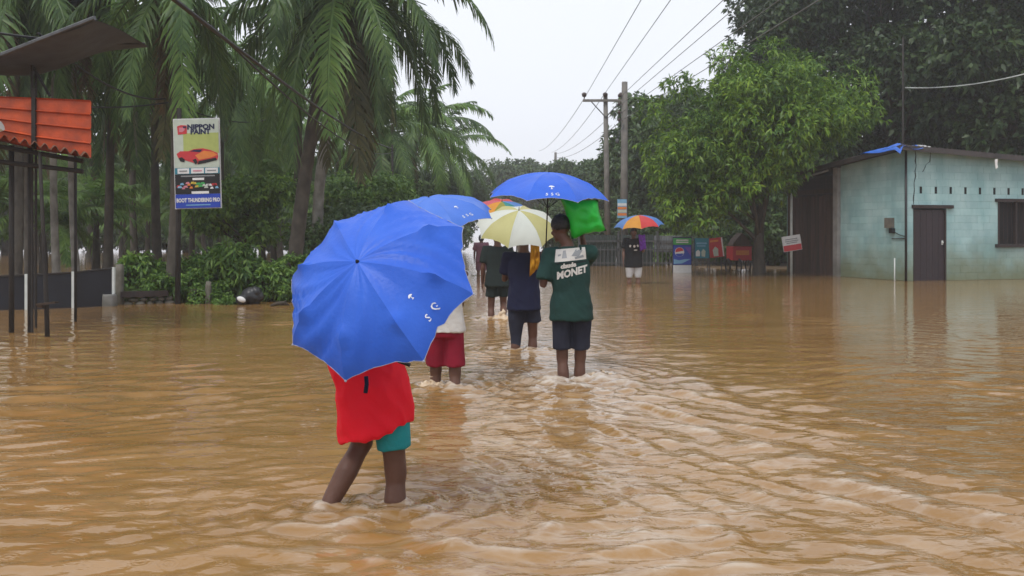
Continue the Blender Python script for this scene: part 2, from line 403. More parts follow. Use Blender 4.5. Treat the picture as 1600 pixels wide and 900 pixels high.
def frond_mesh(elev, L, seed, leaf=.85, nl=64, droop=1.0, ragged=.0):
    """a coconut frond along +x, base at the origin, arching under its own weight"""
    rng = random.Random(seed); v, f = [], []
    n = 14; pts, tans = [], []
    a = elev; p = Vector((0, 0, 0)); ds = L / n
    side = 0
    for i in range(n + 1):
        pts.append(p.copy()); t = Vector((math.cos(a), side, math.sin(a))).normalized(); tans.append(t)
        p = p + t * ds
        a -= R(7.5) * droop * (.55 + 1.1 * i / n) * max(.15, math.cos(a * .75)); a = max(a, R(-86)); side += rng.uniform(-.02, .02)
    mb = MB(); mb.tube(pts, [lerp(.055, .008, (i / n) ** .8) for i in range(n + 1)], 5)
    v += mb.v; f += mb.f
    for i in range(nl):
        u = .13 + .87 * (i + .5) / nl
        q = u * n; k = min(int(q), n - 1); c = pts[k].lerp(pts[k + 1], q - k); t = tans[k].lerp(tans[k + 1], q - k).normalized()
        for s in (-1, 1):
            if rng.random() < ragged: continue
            ln = leaf * (math.sin(math.pi * min(1, .16 + u * .80)) ** .6) * rng.uniform(.60, 1.15)
            if u > .93: ln *= .8
            out = Vector((0, s, 0)); out = (out - t * out.dot(t)).normalized()
            upn = t.cross(out) * s
            if upn.z < 0: upn = -upn
            d = (out * rng.uniform(.75, .95) + t * (.35 + .5 * u + rng.uniform(-.1, .25)) + upn * rng.uniform(.05, .28)).normalized()
            g = rng.uniform(.22, .75)
            w = .043 * rng.uniform(.8, 1.2)
            m = c.copy(); row = []
            for j in range(4):
                wd = t * (w * (.55, 1.0, .75, .06)[j])
                b0 = len(v); v.append(tuple(m - wd)); v.append(tuple(m + wd)); row.append(b0)
                d = (d + Vector((0, 0, -g * (.5 + .5 * j)))).normalized()
                m = m + d * (ln / 3)
            for j in range(3):
                f.append((row[j], row[j] + 1, row[j + 1] + 1, row[j + 1]))
    me = bpy.data.meshes.new('frond'); me.from_pydata(v, [], f); me.update()
    return me

FR = {}
def frond(kind, elev_deg, var):
    key = (kind, elev_deg, var)
    if key not in FR:
        dr = {'g': 1.0, 'f': .9, 'y': 1.25, 'd': 1.6}[kind]
        me = frond_mesh(R(elev_deg), 4.3, hash((elev_deg, var)) % 1000 + 7, leaf={'d': .7}.get(kind, .9), droop=dr, ragged={'d': .35, 'y': .12}.get(kind, .04))
        me.materials.append(MATS[{'g': 'frond_green', 'f': 'frond_fresh', 'y': 'frond_yellow', 'd': 'frond_dry'}[kind]])
        FR[key] = me
    return FR[key]

def palm(label, base, crown, r=.15, n=20, scale=1.0, bark='palm_bark', fresh=.15, dry=2, nuts=0, seed=1, group='coconut palms of the flooded grove', lo=-55, name='coconut_palm'):
    rng = random.Random(seed)
    base = Vector(base); crown = Vector(crown); base.z = -WD
    t = thing(name, label, 'palm tree', base, 0, group)
    top = crown - base; H = top.length
    mb = MB(); m = max(14, int(H * 5)); pts, rad = [], []
    bow = Vector((rng.uniform(-1, 1), rng.uniform(-1, 1), 0)) * .035 * H
    for i in range(m + 1):
        u = i / m
        p = top * u + Vector((top.x, top.y, 0)) * (u * u - u) * .45 + bow * math.sin(math.pi * u)
        pts.append(p); rr = r * (1 - .32 * u) * (1 + .55 * math.exp(-u * H / .5)) * (1 + (.05 if i % 2 else -.03) + rng.uniform(-.02, .02)); rad.append(rr)
    mb.tube(pts, rad, 10); mb.build('trunk', bark, t, True)
    az = rng.uniform(0, 360)
    for i in range(n):
        u = (i + .5) / n
        e = lerp(76, lo, u ** .85) + rng.uniform(-7, 7)
        q = int(round(e / 15.0)) * 15
        kd = 'g'
        if u > .90 and dry > 3: kd = 'y'
        if rng.random() < fresh: kd = 'f'
        o = bpy.data.objects.new('frond', frond(kd, q, rng.randint(0, 1))); C.objects.link(o); o.parent = t
        az += 137.5 + rng.uniform(-14, 14)
        o.location = top + Vector((0, 0, rng.uniform(-.15, .1))); o.rotation_euler = (R(rng.uniform(-6, 6)), 0, R(az)); s = scale * rng.uniform(.85, 1.12) * (.8 if u < .15 else 1)
        o.scale = (s, s, s)
    for i in range(dry):
        o = bpy.data.objects.new('dry_frond', frond('d', -75, rng.randint(0, 1))); C.objects.link(o); o.parent = t
        o.location = top + Vector((0, 0, -.2)); o.rotation_euler = (0, 0, R(rng.uniform(0, 360))); s = scale * rng.uniform(.5, .75); o.scale = (s, s, s)
    if nuts:
        nm = MB().ell((0, 0, 0), (.11, .11, .15), 10, 7).mesh('coconut'); nm.materials.append(MATS['coconut_husk'])
        for i in range(nuts):
            a = rng.uniform(0, 6.28); o = bpy.data.objects.new('coconut', nm); C.objects.link(o); o.parent = t
            o.location = top + Vector((math.cos(a) * .3, math.sin(a) * .3, -.35 - rng.uniform(0, .3)))
    return t

def crown_mesh(name, blobs, n, ll, lw, seed, per=6, droop=.35, spread=1.0, inner=.55):
    """foliage: rosettes of small leaves spread through the volume of many uneven clumps"""
    rng = np.random.default_rng(seed)
    bc = np.array([b[0] for b in blobs], float); br = np.array([b[1] for b in blobs], float)
    w = (br ** 2).sum(1); w /= w.sum()
    nc = n // per
    bi = rng.choice(len(blobs), nc, p=w)
    d = rng.normal(size=(nc, 3)); d[:, 2] = d[:, 2] * .9 + .15; d /= np.linalg.norm(d, axis=1)[:, None]
    rad = inner + (1.06 - inner) * rng.random(nc) ** .55
    rad *= 1 + .16 * np.sin(d[:, 0] * 5 + bi) * np.sin(d[:, 1] * 5 + 2 * bi)
    cpos = bc[bi] + d * br[bi] * rad[:, None]
    cpos = np.repeat(cpos, per, 0); dd = np.repeat(d, per, 0); N = len(cpos)
    side = rng.normal(size=(N, 3))
    ax = dd * .55 + side * .62 * spread; ax[:, 2] -= droop * rng.random(N); ax /= np.linalg.norm(ax, axis=1)[:, None]
    up = dd + rng.normal(size=(N, 3)) * .5; up[:, 2] += .6
    wv = np.cross(ax, up); wv /= np.linalg.norm(wv, axis=1)[:, None] + 1e-9
    nn = np.cross(wv, ax)
    L = ll * rng.uniform(.65, 1.25, N)[:, None]; W = lw * rng.uniform(.7, 1.2, N)[:, None]
    b0 = cpos + rng.normal(size=(N, 3)) * ll * .12
    mid = b0 + ax * L * .48 + nn * L * .05
    tip = b0 + ax * L; tip[:, 2] -= L[:, 0] * .22
    V = np.stack([b0, mid - wv * W * .5 - nn * W * .12, tip, mid + wv * W * .5 - nn * W * .12], 1).reshape(-1, 3)
    Fc = np.arange(N * 4).reshape(N, 4)
    return mesh_np(name, V, Fc)

def branch_mesh(H, r, blobs, seed, fork=.45, nlimb=14, lean=(0, 0)):
    rng = random.Random(seed); mb = MB()
    def tr(u): return Vector((lean[0] * u + .06 * H * math.sin(u * 4 + seed) * .25, lean[1] * u + .05 * H * math.cos(u * 3 + seed) * .2, H * u))
    m = 10
    mb.tube([tr(i / m) for i in range(m + 1)], [r * (1 - .55 * i / m) * (1 + .5 * math.exp(-i * .9)) for i in range(m + 1)], 9)
    pick = blobs if len(blobs) <= nlimb else rng.sample(blobs, nlimb)
    for c, rr in pick:
        c = Vector(c); u = min(1.0, max(fork, rng.uniform(fork, 1.0) * min(1, (c.z * .8) / H))); s = tr(u); d = c - s; pts, rad = [], []
        bend = Vector((rng.uniform(-1, 1), rng.uniform(-1, 1), rng.uniform(0, .6))) * d.length * .14
        for i in range(7):
            w = i / 6; pts.append(s + d * w + bend * math.sin(math.pi * w)); rad.append(lerp(r * .42 * (1.1 - .5 * u), .018, w ** .7))
        mb.tube(pts, rad, 6)
        for q in range(3):
            p0 = pts[3 + q]; e = p0 + Vector((rng.uniform(-1, 1) * rr[0], rng.uniform(-1, 1) * rr[1], rng.uniform(-.2, .9) * rr[2]))
            mb.tube([p0, p0.lerp(e, .5) + Vector((0, 0, .06)), e], [rad[3 + q] * .6, rad[3 + q] * .4, .008], 5)
    return mb.mesh('trunk')

def blobset(seed, env, n, rmin, rmax, flat=.8):
    """clumps scattered inside an egg-shaped envelope (centre, radii), densest near its skin"""
    rng = random.Random(seed); out = []; c, r = Vector(env[0]), env[1]
    while len(out) < n:
        d = Vector((rng.gauss(0, 1), rng.gauss(0, 1), rng.gauss(0, 1))).normalized(); k = rng.uniform(.35, 1.0) ** .6
        p = c + Vector((d.x * r[0] * k, d.y * r[1] * k, d.z * r[2] * k)); s = rng.uniform(rmin, rmax)
        out.append((tuple(p), (s * rng.uniform(.85, 1.3), s * rng.uniform(.85, 1.3), s * flat * rng.uniform(.8, 1.15))))
    return out

TREE = {}
def tree_proto(key, H, r, env, nb, rmin, rmax, n, ll, lw, seed, leaf, fork=.45, per=6, droop=.35, flat=.8, lean=(0, 0), nlimb=14, inner=.55, extra=()):
    bl = blobset(seed, env, nb, rmin, rmax, flat) + list(extra)
    if key == 'mango': bl = [((c[0], c[1], max(c[2], 4.5 + .22 * c[0])) if c[0] > .5 else c, q) for c, q in bl]
    tm = branch_mesh(H, r, bl, seed, fork, nlimb, lean); tm.materials.append(MATS['bark']); tm.polygons.foreach_set('use_smooth', [True] * len(tm.polygons))
    cm = crown_mesh('crown', bl, n, ll, lw, seed + 9, per, droop, inner=inner); cm.materials.append(MATS[leaf])
    TREE[key] = (tm, cm)

def tree(key, label, loc, s=1.0, rot=0.0, name='tree', group=None, cat='tree', sz=None):
    t = thing(name, label, cat, loc, R(rot), group); t.scale = (s, s, sz or s)
    for nm, me in zip(('trunk', 'crown'), TREE[key]):
        o = bpy.data.objects.new(nm, me); C.objects.link(o); o.parent = t
    return t

# ---- coconut palms, the near ones first
def W(px, Y): return Vector((PX(px, Y), Y, -WD))
palm('coconut palm with a dark trunk carrying the paint poster', W(266, 18.3), P(264, -40, 18.3), .125, 20, .78, 'palm_bark', .05, 7, 6, 19, None, lo=-65)
palm('largest coconut palm, thick dark trunk leaning right behind the blue umbrella', W(455, 24), P(532, -34, 23.5), .19, 38, 1.10, 'palm_bark', .12, 5, 8, 29, None, lo=-68)
palm('coconut palm with a pale grey trunk just right of the largest palm', W(498, 27), P(562, 20, 27), .17, 20, .95, 'palm_bark_pale', .05, 5, 5, 31, None)
palm('slim dark palm trunk standing upright left of the leaning large palm', W(464, 29), P(462, 18, 29), .14, 18, .95, 'palm_bark', .1, 3, 4, 37, None)
palm('pale blotchy palm trunk, the left one of the two pale trunks behind the dark fence', W(90, 23), P(97, -60, 23), .092, 18, .95, 'palm_bark_pale', .05, 3, 4, 41, None)
palm('pale blotchy palm trunk, the right one of the two pale trunks behind the dark fence', W(122, 23.6), P(128, -20, 23.6), .09, 18, .92, 'palm_bark_pale', .1, 4, 4, 43, None)
if False: palm('dark palm trunk between the two pale trunks behind the dark fence', W(108, 22), P(112, -95, 22), .115, 14, .95, 'palm_bark', .05, 3, 3, 47, None)
palm('dark stout palm trunk at the left edge under the orange roof', W(22, 21.5), P(8, -40, 21.5), .13, 20, .95, 'palm_bark', .05, 4, 4, 53, None)
palm('dark palm trunk second from the left edge under the orange roof', W(47, 23), P(40, -80, 23), .11, 18, .95, 'palm_bark', .05, 3, 4, 59, None)
palm('dark palm trunk leaning slightly right of the pale trunks, behind the fence end', W(168, 27), P(176, 95, 27), .135, 19, .9, 'palm_bark', .15, 3, 4, 61, None)
palm('slender palm trunk standing in pale water left of the poster palm', W(213, 33), P(216, 110, 33), .13, 19, .95, 'palm_bark', .25, 3, 4, 67, None)
palm('palm trunk close behind the left side of the poster palm', W(247, 28), P(244, 55, 28), .14, 18, .9, 'palm_bark', .2, 4, 4, 71, None)
palm('fresh green palm whose fronds spread right of the paint poster', W(350, 36), P(350, 112, 36), .14, 21, 1.02, 'palm_bark', .75, 2, 4, 73, None)
palm('fresh green palm with crown between the poster and the largest palm', W(412, 40), P(415, 150, 40), .14, 20, 1.05, 'palm_bark', .7, 2, 3, 79, None)
palm('light green palm with spreading fronds right of the largest palm trunk', W(645, 44), P(648, 200, 44), .15, 22, 1.0, 'palm_bark', .8, 2, 3, 83, None, lo=-40)
palm('hazy palm crown nearest the open sky in the middle', W(690, 56), P(690, 226, 56), .15, 20, 1.05, 'palm_bark', .6, 2, 0, 89, None, lo=-40)
palm('palm crown half hidden below the brown hanging fronds', W(590, 38), P(592, 190, 38), .14, 20, .95, 'palm_bark', .5, 3, 2, 97, None)
FARP = [(305, 47, 190), (322, 52, 215), (378, 55, 205), (440, 50, 190), (540, 48, 215), (140, 44, 190), (60, 40, 170), (195, 50, 215), (275, 55, 225), (480, 60, 235), (112, 58, 240), (620, 66, 250)]
for i, (px, Y, py) in enumerate(FARP):
    palm('thin distant coconut palm deep inside the hazy flooded grove', W(px, Y), P(px + random.Random(i).uniform(-12, 12), py, Y), .13, 17, 1.0, 'palm_bark', .35, 2, 0, 200 + i, 'distant palms inside the grove', name='coconut_palm')

# ---- young palms whose fronds spread low between the trunks
for i, (px, Y, py, lb) in enumerate([(150, 30, 300, 'young palm with low fronds right of the two pale trunks'), (300, 34, 310, 'young palm with low fronds just right of the poster'), (65, 28, 330, 'young palm low behind the black fence'), (232, 40, 320, 'young palm low between the slender trunk and the poster palm'), (430, 38, 290, 'young palm with light fronds left of the largest palm trunk'), (545, 36, 320, 'young palm low right of the pale grey palm trunk'), (-10, 27, 300, 'young palm low at the left edge of the grove'), (610, 46, 300, 'young palm at the road side right of the brown hanging fronds'), (190, 48, 300, 'young palm deep in the grove left of the poster palm')]):
    palm(lb, W(px, Y), P(px, py + 25, Y), .12, 13, .72, 'palm_bark', 1.0, 0, 0, 300 + i, 'young palms of the grove', lo=5, name='young_palm')
# ---- broad-leaved trees
MANGO = [((q[0], q[1], q[2]), (q[3], q[3], q[3] * .8)) for q in [(-2.4, -.3, 3.3, .85), (-1.7, -.9, 2.9, .8), (-2.8, .5, 4.2, .8), (-1.0, -1.2, 3.0, .8), (-2.2, .8, 2.8, .7), (-1.5, .3, 2.7, .75), (-.4, -1.5, 3.2, .7), (.2, -1.4, 3.3, .6), (2.4, -.5, 4.7, .8), (2.6, .4, 5.0, .8), (-2.9, -.6, 3.6, .7), (1.7, -1.2, 4.7, .7), (-2.0, -1.0, 3.6, .8), (-.8, -1.6, 3.7, .8), (.4, -1.8, 3.9, .8), (1.2, -1.6, 4.5, .7), (-2.6, .2, 2.6, .6), (-1.2, -.8, 2.5, .6), (0, 0, 3.3, .7), (.3, -.6, 3.0, .6), (-2.6, -.8, 2.3, .6), (-1.8, -1.2, 2.1, .6), (-2.3, .2, 2.0, .55), (-1.2, .8, 2.2, .6), (1.2, 0, 6.5, .7), (-.8, .4, 6.8, .7), (2.9, .2, 6.0, .8), (-3.1, .4, 5.3, .6), (.2, -.6, 6.9, .5), (3.4, .6, 5.2, .7), (-2.4, 0, 6.0, .6)]]
tree_proto('mango', 3.4, .19, ((0, 0, 4.75), (2.55, 2.4, 1.65)), 64, .55, 1.1, 62000, .21, .058, 3, 'mango_leaf', .38, per=9, droop=.75, lean=(.1, 0), inner=.35, extra=MANGO)
tree_proto('bigdark', 8.5, .42, ((0, 0, 8.6), (5.6, 4.5, 4.6)), 68, .8, 1.6, 46000, .27, .13, 17, 'dark_leaf', .30, per=6, nlimb=22, inner=.4)
tree_proto('bigdark2', 9.0, .45, ((0, 0, 8.0), (5.0, 4.2, 5.2)), 62, .8, 1.5, 42000, .27, .13, 29, 'dark_leaf', .25, per=6, nlimb=20, inner=.4)
tree_proto('mid', 5.0, .22, ((0, 0, 5.2), (2.8, 2.8, 3.3)), 55, .6, 1.25, 24000, .30, .15, 41, 'mid_leaf', .35)
tree_proto('mid2', 4.4, .2, ((0, 0, 4.6), (3.6, 3.0, 2.6)), 55, .6, 1.2, 24000, .30, .15, 53, 'mid_leaf', .35)
tree_proto('round', 2.2, .09, ((0, 0, 2.35), (1.35, 1.3, .8)), 34, .32, .55, 9000, .18, .075, 61, 'round_leaf', .5, droop=.6)
tree_proto('bush', .6, .03, ((0, 0, .42), (.55, .5, .36)), 18, .16, .30, 2200, .15, .06, 71, 'bush_leaf', .2, per=6, flat=.9, nlimb=8)
tree_proto('bush2', .9, .025, ((0, 0, .65), (.4, .4, .55)), 18, .14, .26, 2200, .17, .05, 73, 'bush_leaf', .15, per=5, droop=.9, nlimb=8)
tree_proto('shrub_dark', 1.6, .06, ((0, 0, 1.5), (1.8, 1.4, 1.3)), 34, .4, .75, 9000, .22, .10, 79, 'mid_leaf', .2)

tree('mango', 'leafy bright green tree with drooping leaves in front of the turquoise house', (PX(1186, 30), 30, -WD), 1.03, 0, sz=1.04)
tree('bigdark', 'tall dark tree whose crown fills the sky above the turquoise house', (PX(1408, 38), 38, -.1), 1.0, 0)
tree('bigdark2', 'tall dark tree rising behind the right end of the house', (PX(1575, 36), 36, -.1), 1.08, 60)
tree('bigdark', 'dark tree in the upper right corner behind the others', (PX(1690, 42), 43, -.1), 1.15, 140)
tree('bigdark2', 'tall dark crown just left of the big dark tree, above the bright green one', (PX(1265, 44), 45, -.1), 1.03, 200)
tree('mid', 'hazy dark tree directly right of the two utility poles', (PX(1032, 48), 48, -.1), 1.0, 0, sz=1.02)
tree('mid2', 'hazy tree with an open top left of the bright green tree', (PX(1092, 52), 54, -.1), 1.25, 80)
tree('mid', 'dark tree filling the gap behind the bright green tree trunk', (PX(1120, 44), 43, -.1), .92, 150)
tree('mid2', 'dark tree behind the wooden lean-to of the house', (PX(1235, 40), 41, -.1), 1.0, 250)
tree('mid2', 'distant pale tree alone against the sky left of the utility poles', (PX(812, 105), 105, 0), 1.35, 30)
tree('mid', 'distant hazy tree behind the top of the tall blue umbrella', (PX(900, 78), 78, 0), .88, 60)
tree('mid2', 'distant hazy tree behind the foot of the crossarm pole', (PX(948, 66), 66, 0), .92, 100)
tree('mid', 'far hazy tree left of the road under the hazy palm crown', (PX(715, 72), 72, 0), .72, 220)
tree('mid2', 'far tree behind the second blue umbrella', (PX(660, 58), 58, 0), .72, 280)
tree('mid2', 'leafy tree under the brown hanging fronds left of the road', (PX(585, 42), 42, -.1), .62, 320)
for i, (px, Y, s, k) in enumerate([(560, 64, .8, 'mid'), (470, 72, .9, 'mid2'), (380, 76, .95, 'mid'), (290, 70, .9, 'mid2'), (200, 74, 1.0, 'mid'), (100, 68, .95, 'mid2'), (10, 62, .9, 'mid'), (-70, 56, .9, 'mid2'), (520, 84, 1.0, 'mid2'), (330, 88, 1.1, 'mid2'), (150, 86, 1.1, 'mid2'), (-10, 78, 1.1, 'mid'), (430, 90, 1.1, 'mid')]):
    tree(k, 'blurred broad-leaved tree at the far back of the palm grove', (PX(px, Y), Y, 0), s, i * 47, group='trees closing the back of the grove')
tree('round', 'small round-headed green tree right below the paint poster', (PX(385, 27), 27, -WD), 1.0, 10)
tree('round', 'small leafy tree right of the pale palm trunk', (PX(575, 33), 33, -WD), 1.15, 120)
for px, Y, k, s, lb in [(225, 18.6, 'bush', 1.15, 'rounded green bush growing behind the low wall left of the poster palm'),
        (302, 18.3, 'bush', .85, 'small green bush right beside the poster palm foot'),
        (330, 18.9, 'bush2', 1.0, 'upright leafy bush between the poster palm and the black bundle'),
        (362, 18.7, 'bush2', 1.25, 'tallest leafy shrub on the bank left of the blue umbrella'),
        (318, 17.9, 'bush', .6, 'low green bush at the water edge behind the grey stump'),
        (352, 17.7, 'bush', .5, 'lowest yellow-green clump at the water edge'),
        (430, 18.4, 'bush', .95, 'green bush touching the left rim of the big blue umbrella'),
        (458, 18.9, 'bush2', 1.0, 'bush with long leaves partly behind the big blue umbrella'),
        (408, 18.5, 'bush', .55, 'small bush just right of the black bundle'),
        (272, 19.6, 'bush2', .8, 'leafy creeper climbing at the foot of the poster palm'),
        (248, 18.1, 'bush2', .7, 'thin leafy weed behind the right end of the timber beam'), (288, 18.8, 'bush2', .9, 'weed with upright leaves just right of the dark poster post'), (345, 18.3, 'bush', .6, 'low weed right of the short grey leaning post'), (398, 19.0, 'bush2', .9, 'leafy weed rising behind the black bundle'), (205, 19.0, 'bush2', .8, 'leafy weed behind the square dark concrete post'),
        (500, 19.2, 'bush', 1.0, 'bush hidden behind the big blue umbrella canopy')]:
    if px == 500: continue
    z = float(bank(np.array([PX(px, Y)]), np.array([Y]))[0])
    tree(k, lb, (PX(px, Y), Y, z - .03), s * .8, px * 7 % 360, 'bush', cat='bush')
for px, Y, s, lb in [(1045, 40.3, .62, 'bright shrub beside the drinks cooler and the railing'), (1140, 39, 1.0, 'dark shrub behind the red poster'), (1200, 38.5, 1.1, 'dark shrub behind the tree trunk left of the lean-to'),
        (1000, 45, .9, 'dark shrub behind the man in the black shirt'), (930, 46, .9, 'dark shrub behind the green bag'), (880, 58, 1.2, 'hazy shrub behind the tall blue umbrella'), (1080, 44, 1.1, 'dark shrub behind the blue poster')]:
    tree('bush' if px == 1045 else 'shrub_dark', lb, (PX(px, Y), Y, 0), s * (2.2 if px == 1045 else 1), px % 360, 'shrub', cat='shrub')

for i, (px, Y, s) in enumerate([(-30, 62, 1.5), (40, 66, 1.6), (95, 64, 1.4), (150, 68, 1.6), (210, 66, 1.5), (262, 70, 1.6), (318, 66, 1.5), (372, 70, 1.6), (425, 66, 1.5), (480, 64, 1.6), (530, 60, 1.5), (575, 55, 1.4), (620, 58, 1.4), (660, 62, 1.3), (700, 70, 1.3)]):
    tree('shrub_dark', 'blurred shrub closing the view between the grove trunks', (PX(px, Y), Y, -.1), s * .8, i * 61, 'shrub', 'shrubs at the back of the grove', cat='shrub')
for px, Y, s, lb in [(545, 30, .9, 'leafy shrub at the grove edge right of the pale palm trunk'), (595, 34, 1.0, 'leafy shrub behind the left top of the largest umbrella'), (520, 26, .7, 'low leafy shrub at the foot of the pale grey palm trunk'), (640, 42, 1.0, 'leafy shrub below the light green palm beside the road')]:
    tree('shrub_dark', lb, (PX(px, Y), Y, -.25), s, px, 'shrub', cat='shrub')

def grass_patch():
    rng = np.random.default_rng(8); n = 9000
    x = rng.uniform(-16, -3.9, n); y = 18.3 + .06 * (x + 6) + rng.normal(0, .8, n)
    z = bank(x, y); keep = z > -.03; x, y, z = x[keep], y[keep], z[keep]; n = len(x)
    h = rng.uniform(.08, .32, n); a = rng.uniform(0, 6.28, n); lx, ly = np.cos(a) * h * .6, np.sin(a) * h * .6; wx, wy = -np.sin(a) * .012, np.cos(a) * .012
    V = np.stack([np.stack([x - wx, y - wy, z - .02], -1), np.stack([x + wx, y + wy, z - .02], -1), np.stack([x + wx * .8 + lx * .4, y + wy * .8 + ly * .4, z + h * .75], -1), np.stack([x + lx, y + ly, z + h * .8], -1)], 1).reshape(-1, 3)
    o = obj('grass', mesh_np('grass', V, np.arange(n * 4).reshape(n, 4)), 'grass_blade'); tag(o, 'weedy grass covering the low bank on the left', 'grass', kind='stuff')
grass_patch()
# ------------------------------------------------------------------ turquoise house
mat('turquoise_paint', (.22, .385, .40), (.37, .53, .535), 2.0, .8, .35, 26, objrand=.06, stretch=(1, 1, .45), stain=((.15, .165, .085), .1, 1.25, .88), detail=8)
mat('mortar_joint', (.24, .385, .395), (.20, .34, .35), 4, .9, .4, stain=((.11, .13, .065), .1, 1.0, .8))
mat('dark_wood', (.035, .022, .020), (.020, .014, .014), 3, .6, .4, 20, stretch=(4, 4, .5))
mat('door_wood', (.030, .018, .024), (.018, .012, .016), 3, .5, .3, 20, stretch=(6, 6, .4))
mat('brown_board', (.085, .045, .030), (.040, .026, .020), 2.5, .75, .5, 18, stretch=(5, 5, .5), objrand=.3)
mat('grey_concrete', (.30, .29, .28), (.20, .195, .19), 4, .85, .4, stain=((.10, .10, .08), .0, .7, .7))
mat('roof_metal', (.060, .050, .048), (.030, .027, .028), 3, .6, .3, objrand=.2)
mat('rusty_metal', (.20, .085, .045), (.10, .05, .035), 5, .7, .4)
mat('blue_tarp', (.04, .16, .62), (.03, .12, .50), 5, .45, .3)
mat('black_void', (.008, .007, .009), (.006, .006, .007), 2, .9)
mat('black_pipe', (.015, .015, .017), None, 4, .4)
mat('meter_grey', (.17, .15, .12), (.11, .10, .085), 8, .6)
mat('white_paint', (.75, .75, .74), (.66, .66, .64), 6, .6)
mat('pvc_white', (.62, .64, .62), (.50, .54, .52), 6, .5)

HA = R(17.0)
E1 = Vector((math.cos(HA), math.sin(HA), 0)); E2 = Vector((-math.sin(HA), math.cos(HA), 0)); UP = Vector((0, 0, 1))
H0 = Vector((10.80, 26.3, 0))
def hp(s, t, z): return H0 + E1 * s + E2 * t + UP * z
def rz(s, t): return 3.64 - .052 * s - .088 * t
house = thing('house', 'turquoise block house with dark door standing in the flood', 'house', H0 * 1)
def hobj(mb, name, m, parent=house, smooth=False):
    o = mb.build(name, m, parent, smooth)
    if parent is house: o.matrix_parent_inverse = Matrix.Translation(-H0)
    return o
ROT = Matrix(((E1.x, E2.x, 0), (E1.y, E2.y, 0), (0, 0, 1)))
def wall_blocks(parent, axis, length, openings, inward, seed, top):
    """running-bond concrete blocks, each with its own edges, clipped by the openings and by the roof line"""
    rng = random.Random(seed); other = inward
    row = 0; z = -WD + .02
    zs = [-.4 + .2 * i for i in range(22)]
    full = {}
    for row, z0 in enumerate(zs):
        z1 = z0 + .2
        cuts = [(a, b) for (a, b, c, d) in openings if c < z1 - .02 and d > z0 + .02]
        s = -.2 if row % 2 else 0.0
        segs = []
        while s < length:
            segs.append((max(s, 0), min(s + .4, length))); s += .4
        for a, b in segs:
            parts = [(a, b)]
            for c0, c1 in cuts:
                nxt = []
                for (p, q) in parts:
                    if c1 <= p or c0 >= q: nxt.append((p, q)); continue
                    if c0 > p: nxt.append((p, c0))
                    if c1 < q: nxt.append((c1, q))
                parts = nxt
            for p, q in parts:
                if q - p < .03: continue
                ta, tb = min(z1, top(p)), min(z1, top(q))
                if ta - z0 < .03 and tb - z0 < .03: continue
                g = .0025; pr = .005 + rng.uniform(-.0015, .0015)
                A = [(p + g, z0 + g), (q - g, z0 + g), (q - g, max(tb - g, z0 + 2 * g)), (p + g, max(ta - g, z0 + 2 * g))]
                mb = MB(); bev = .004
                cx, cz = (p + q) / 2, z0 + .1
                back = [axis(x_, y_, 0.0) for x_, y_ in A]; mid = [axis(x_, y_, pr - .003) for x_, y_ in A]
                fr = [axis(x_ + (bev if x_ < cx else -bev), y_ + (bev if y_ < cz else -bev), pr) for x_, y_ in A]
                v = back + mid + fr; f = [(8, 9, 10, 11)]
                for k in (0, 4):
                    for i in range(4): f.append((k + i, k + (i + 1) % 4, k + 4 + (i + 1) % 4, k + 4 + i))
                mb.add(v, f); mb.build('block', 'turquoise_paint', parent)
LS, LT = 7.0, 2.9
# solid wall cores
def core(name, quad_pts):
    pass
fw = MB()
fr_open = [(.23, 1.32, -1, 2.0), (3.1, 4.4, 1.0, 2.2)]
vents = [(.44 + .50 * i, .52 + .50 * i) for i in range(13)]
def panel_core(mb, axis, length, opens, top, th):
    """wall core as butted prisms round the openings"""
    xs = sorted({0, length, *[x for a in opens for x in a[:2]]})
    for a, b in zip(xs, xs[1:]):
        zz = [(-.6, None)]
        blk = [(c, d) for (p, q, c, d) in opens if p <= a + 1e-6 and q >= b - 1e-6]
        lo = -.6; spans = []
        for c, d in sorted(blk):
            if c > lo: spans.append((lo, c))
            lo = d
        spans.append((lo, None))
        for c, d in spans:
            ta = top(a) if d is None else d; tb = top(b) if d is None else d
            q = [(a, c), (b, c), (b, tb), (a, ta)]
            f = [axis(x_, z_, 0) for x_, z_ in q]; k = [axis(x_, z_, -th) for x_, z_ in q]
            mb.add(f + k, [(0, 1, 2, 3), (7, 6, 5, 4), (0, 4, 5, 1), (1, 5, 6, 2), (2, 6, 7, 3), (3, 7, 4, 0)])
fa = lambda s, z, d: hp(s, -d, z)
sa = lambda t, z, d: hp(-d, t, z)
mb = MB(); panel_core(mb, fa, LS, fr_open, lambda s: rz(s, 0) - .04, .15); front_wall = hobj(mb, 'wall', 'mortar_joint')
front_wall['label'] = 'front wall with the door, the vents and the window'
mb = MB(); panel_core(mb, lambda t, z, d: sa(t + .15, z, d), LT - .15, [], lambda t: rz(0, t + .15) - .04, .15); side_wall = hobj(mb, 'wall', 'mortar_joint')
side_wall['label'] = 'side wall with the meter box'
wall_blocks(front_wall, fa, LS, fr_open + [(a, b, 2.4, 2.6) for a, b in vents], E2, 1, lambda s: rz(s, 0) - .05)
wall_blocks(side_wall, sa, LT, [], E1, 2, lambda t: rz(0, t) - .05)
for nm, a, b, c, d in (('wall', (LS - .15, .15), (LS, 6.0), 0, 0), ('wall', (.15, 5.85), (LS - .15, 6.0), 0, 0)):
    mb = MB(); q = [(a[0], a[1]), (b[0], a[1]), (b[0], b[1]), (a[0], b[1])]
    lo = [hp(s, t, -.6) for s, t in q]; hi = [hp(s, t, rz(s, t) - .04) for s, t in q]
    mb.loft([lo, hi]); hobj(mb, nm, 'mortar_joint')
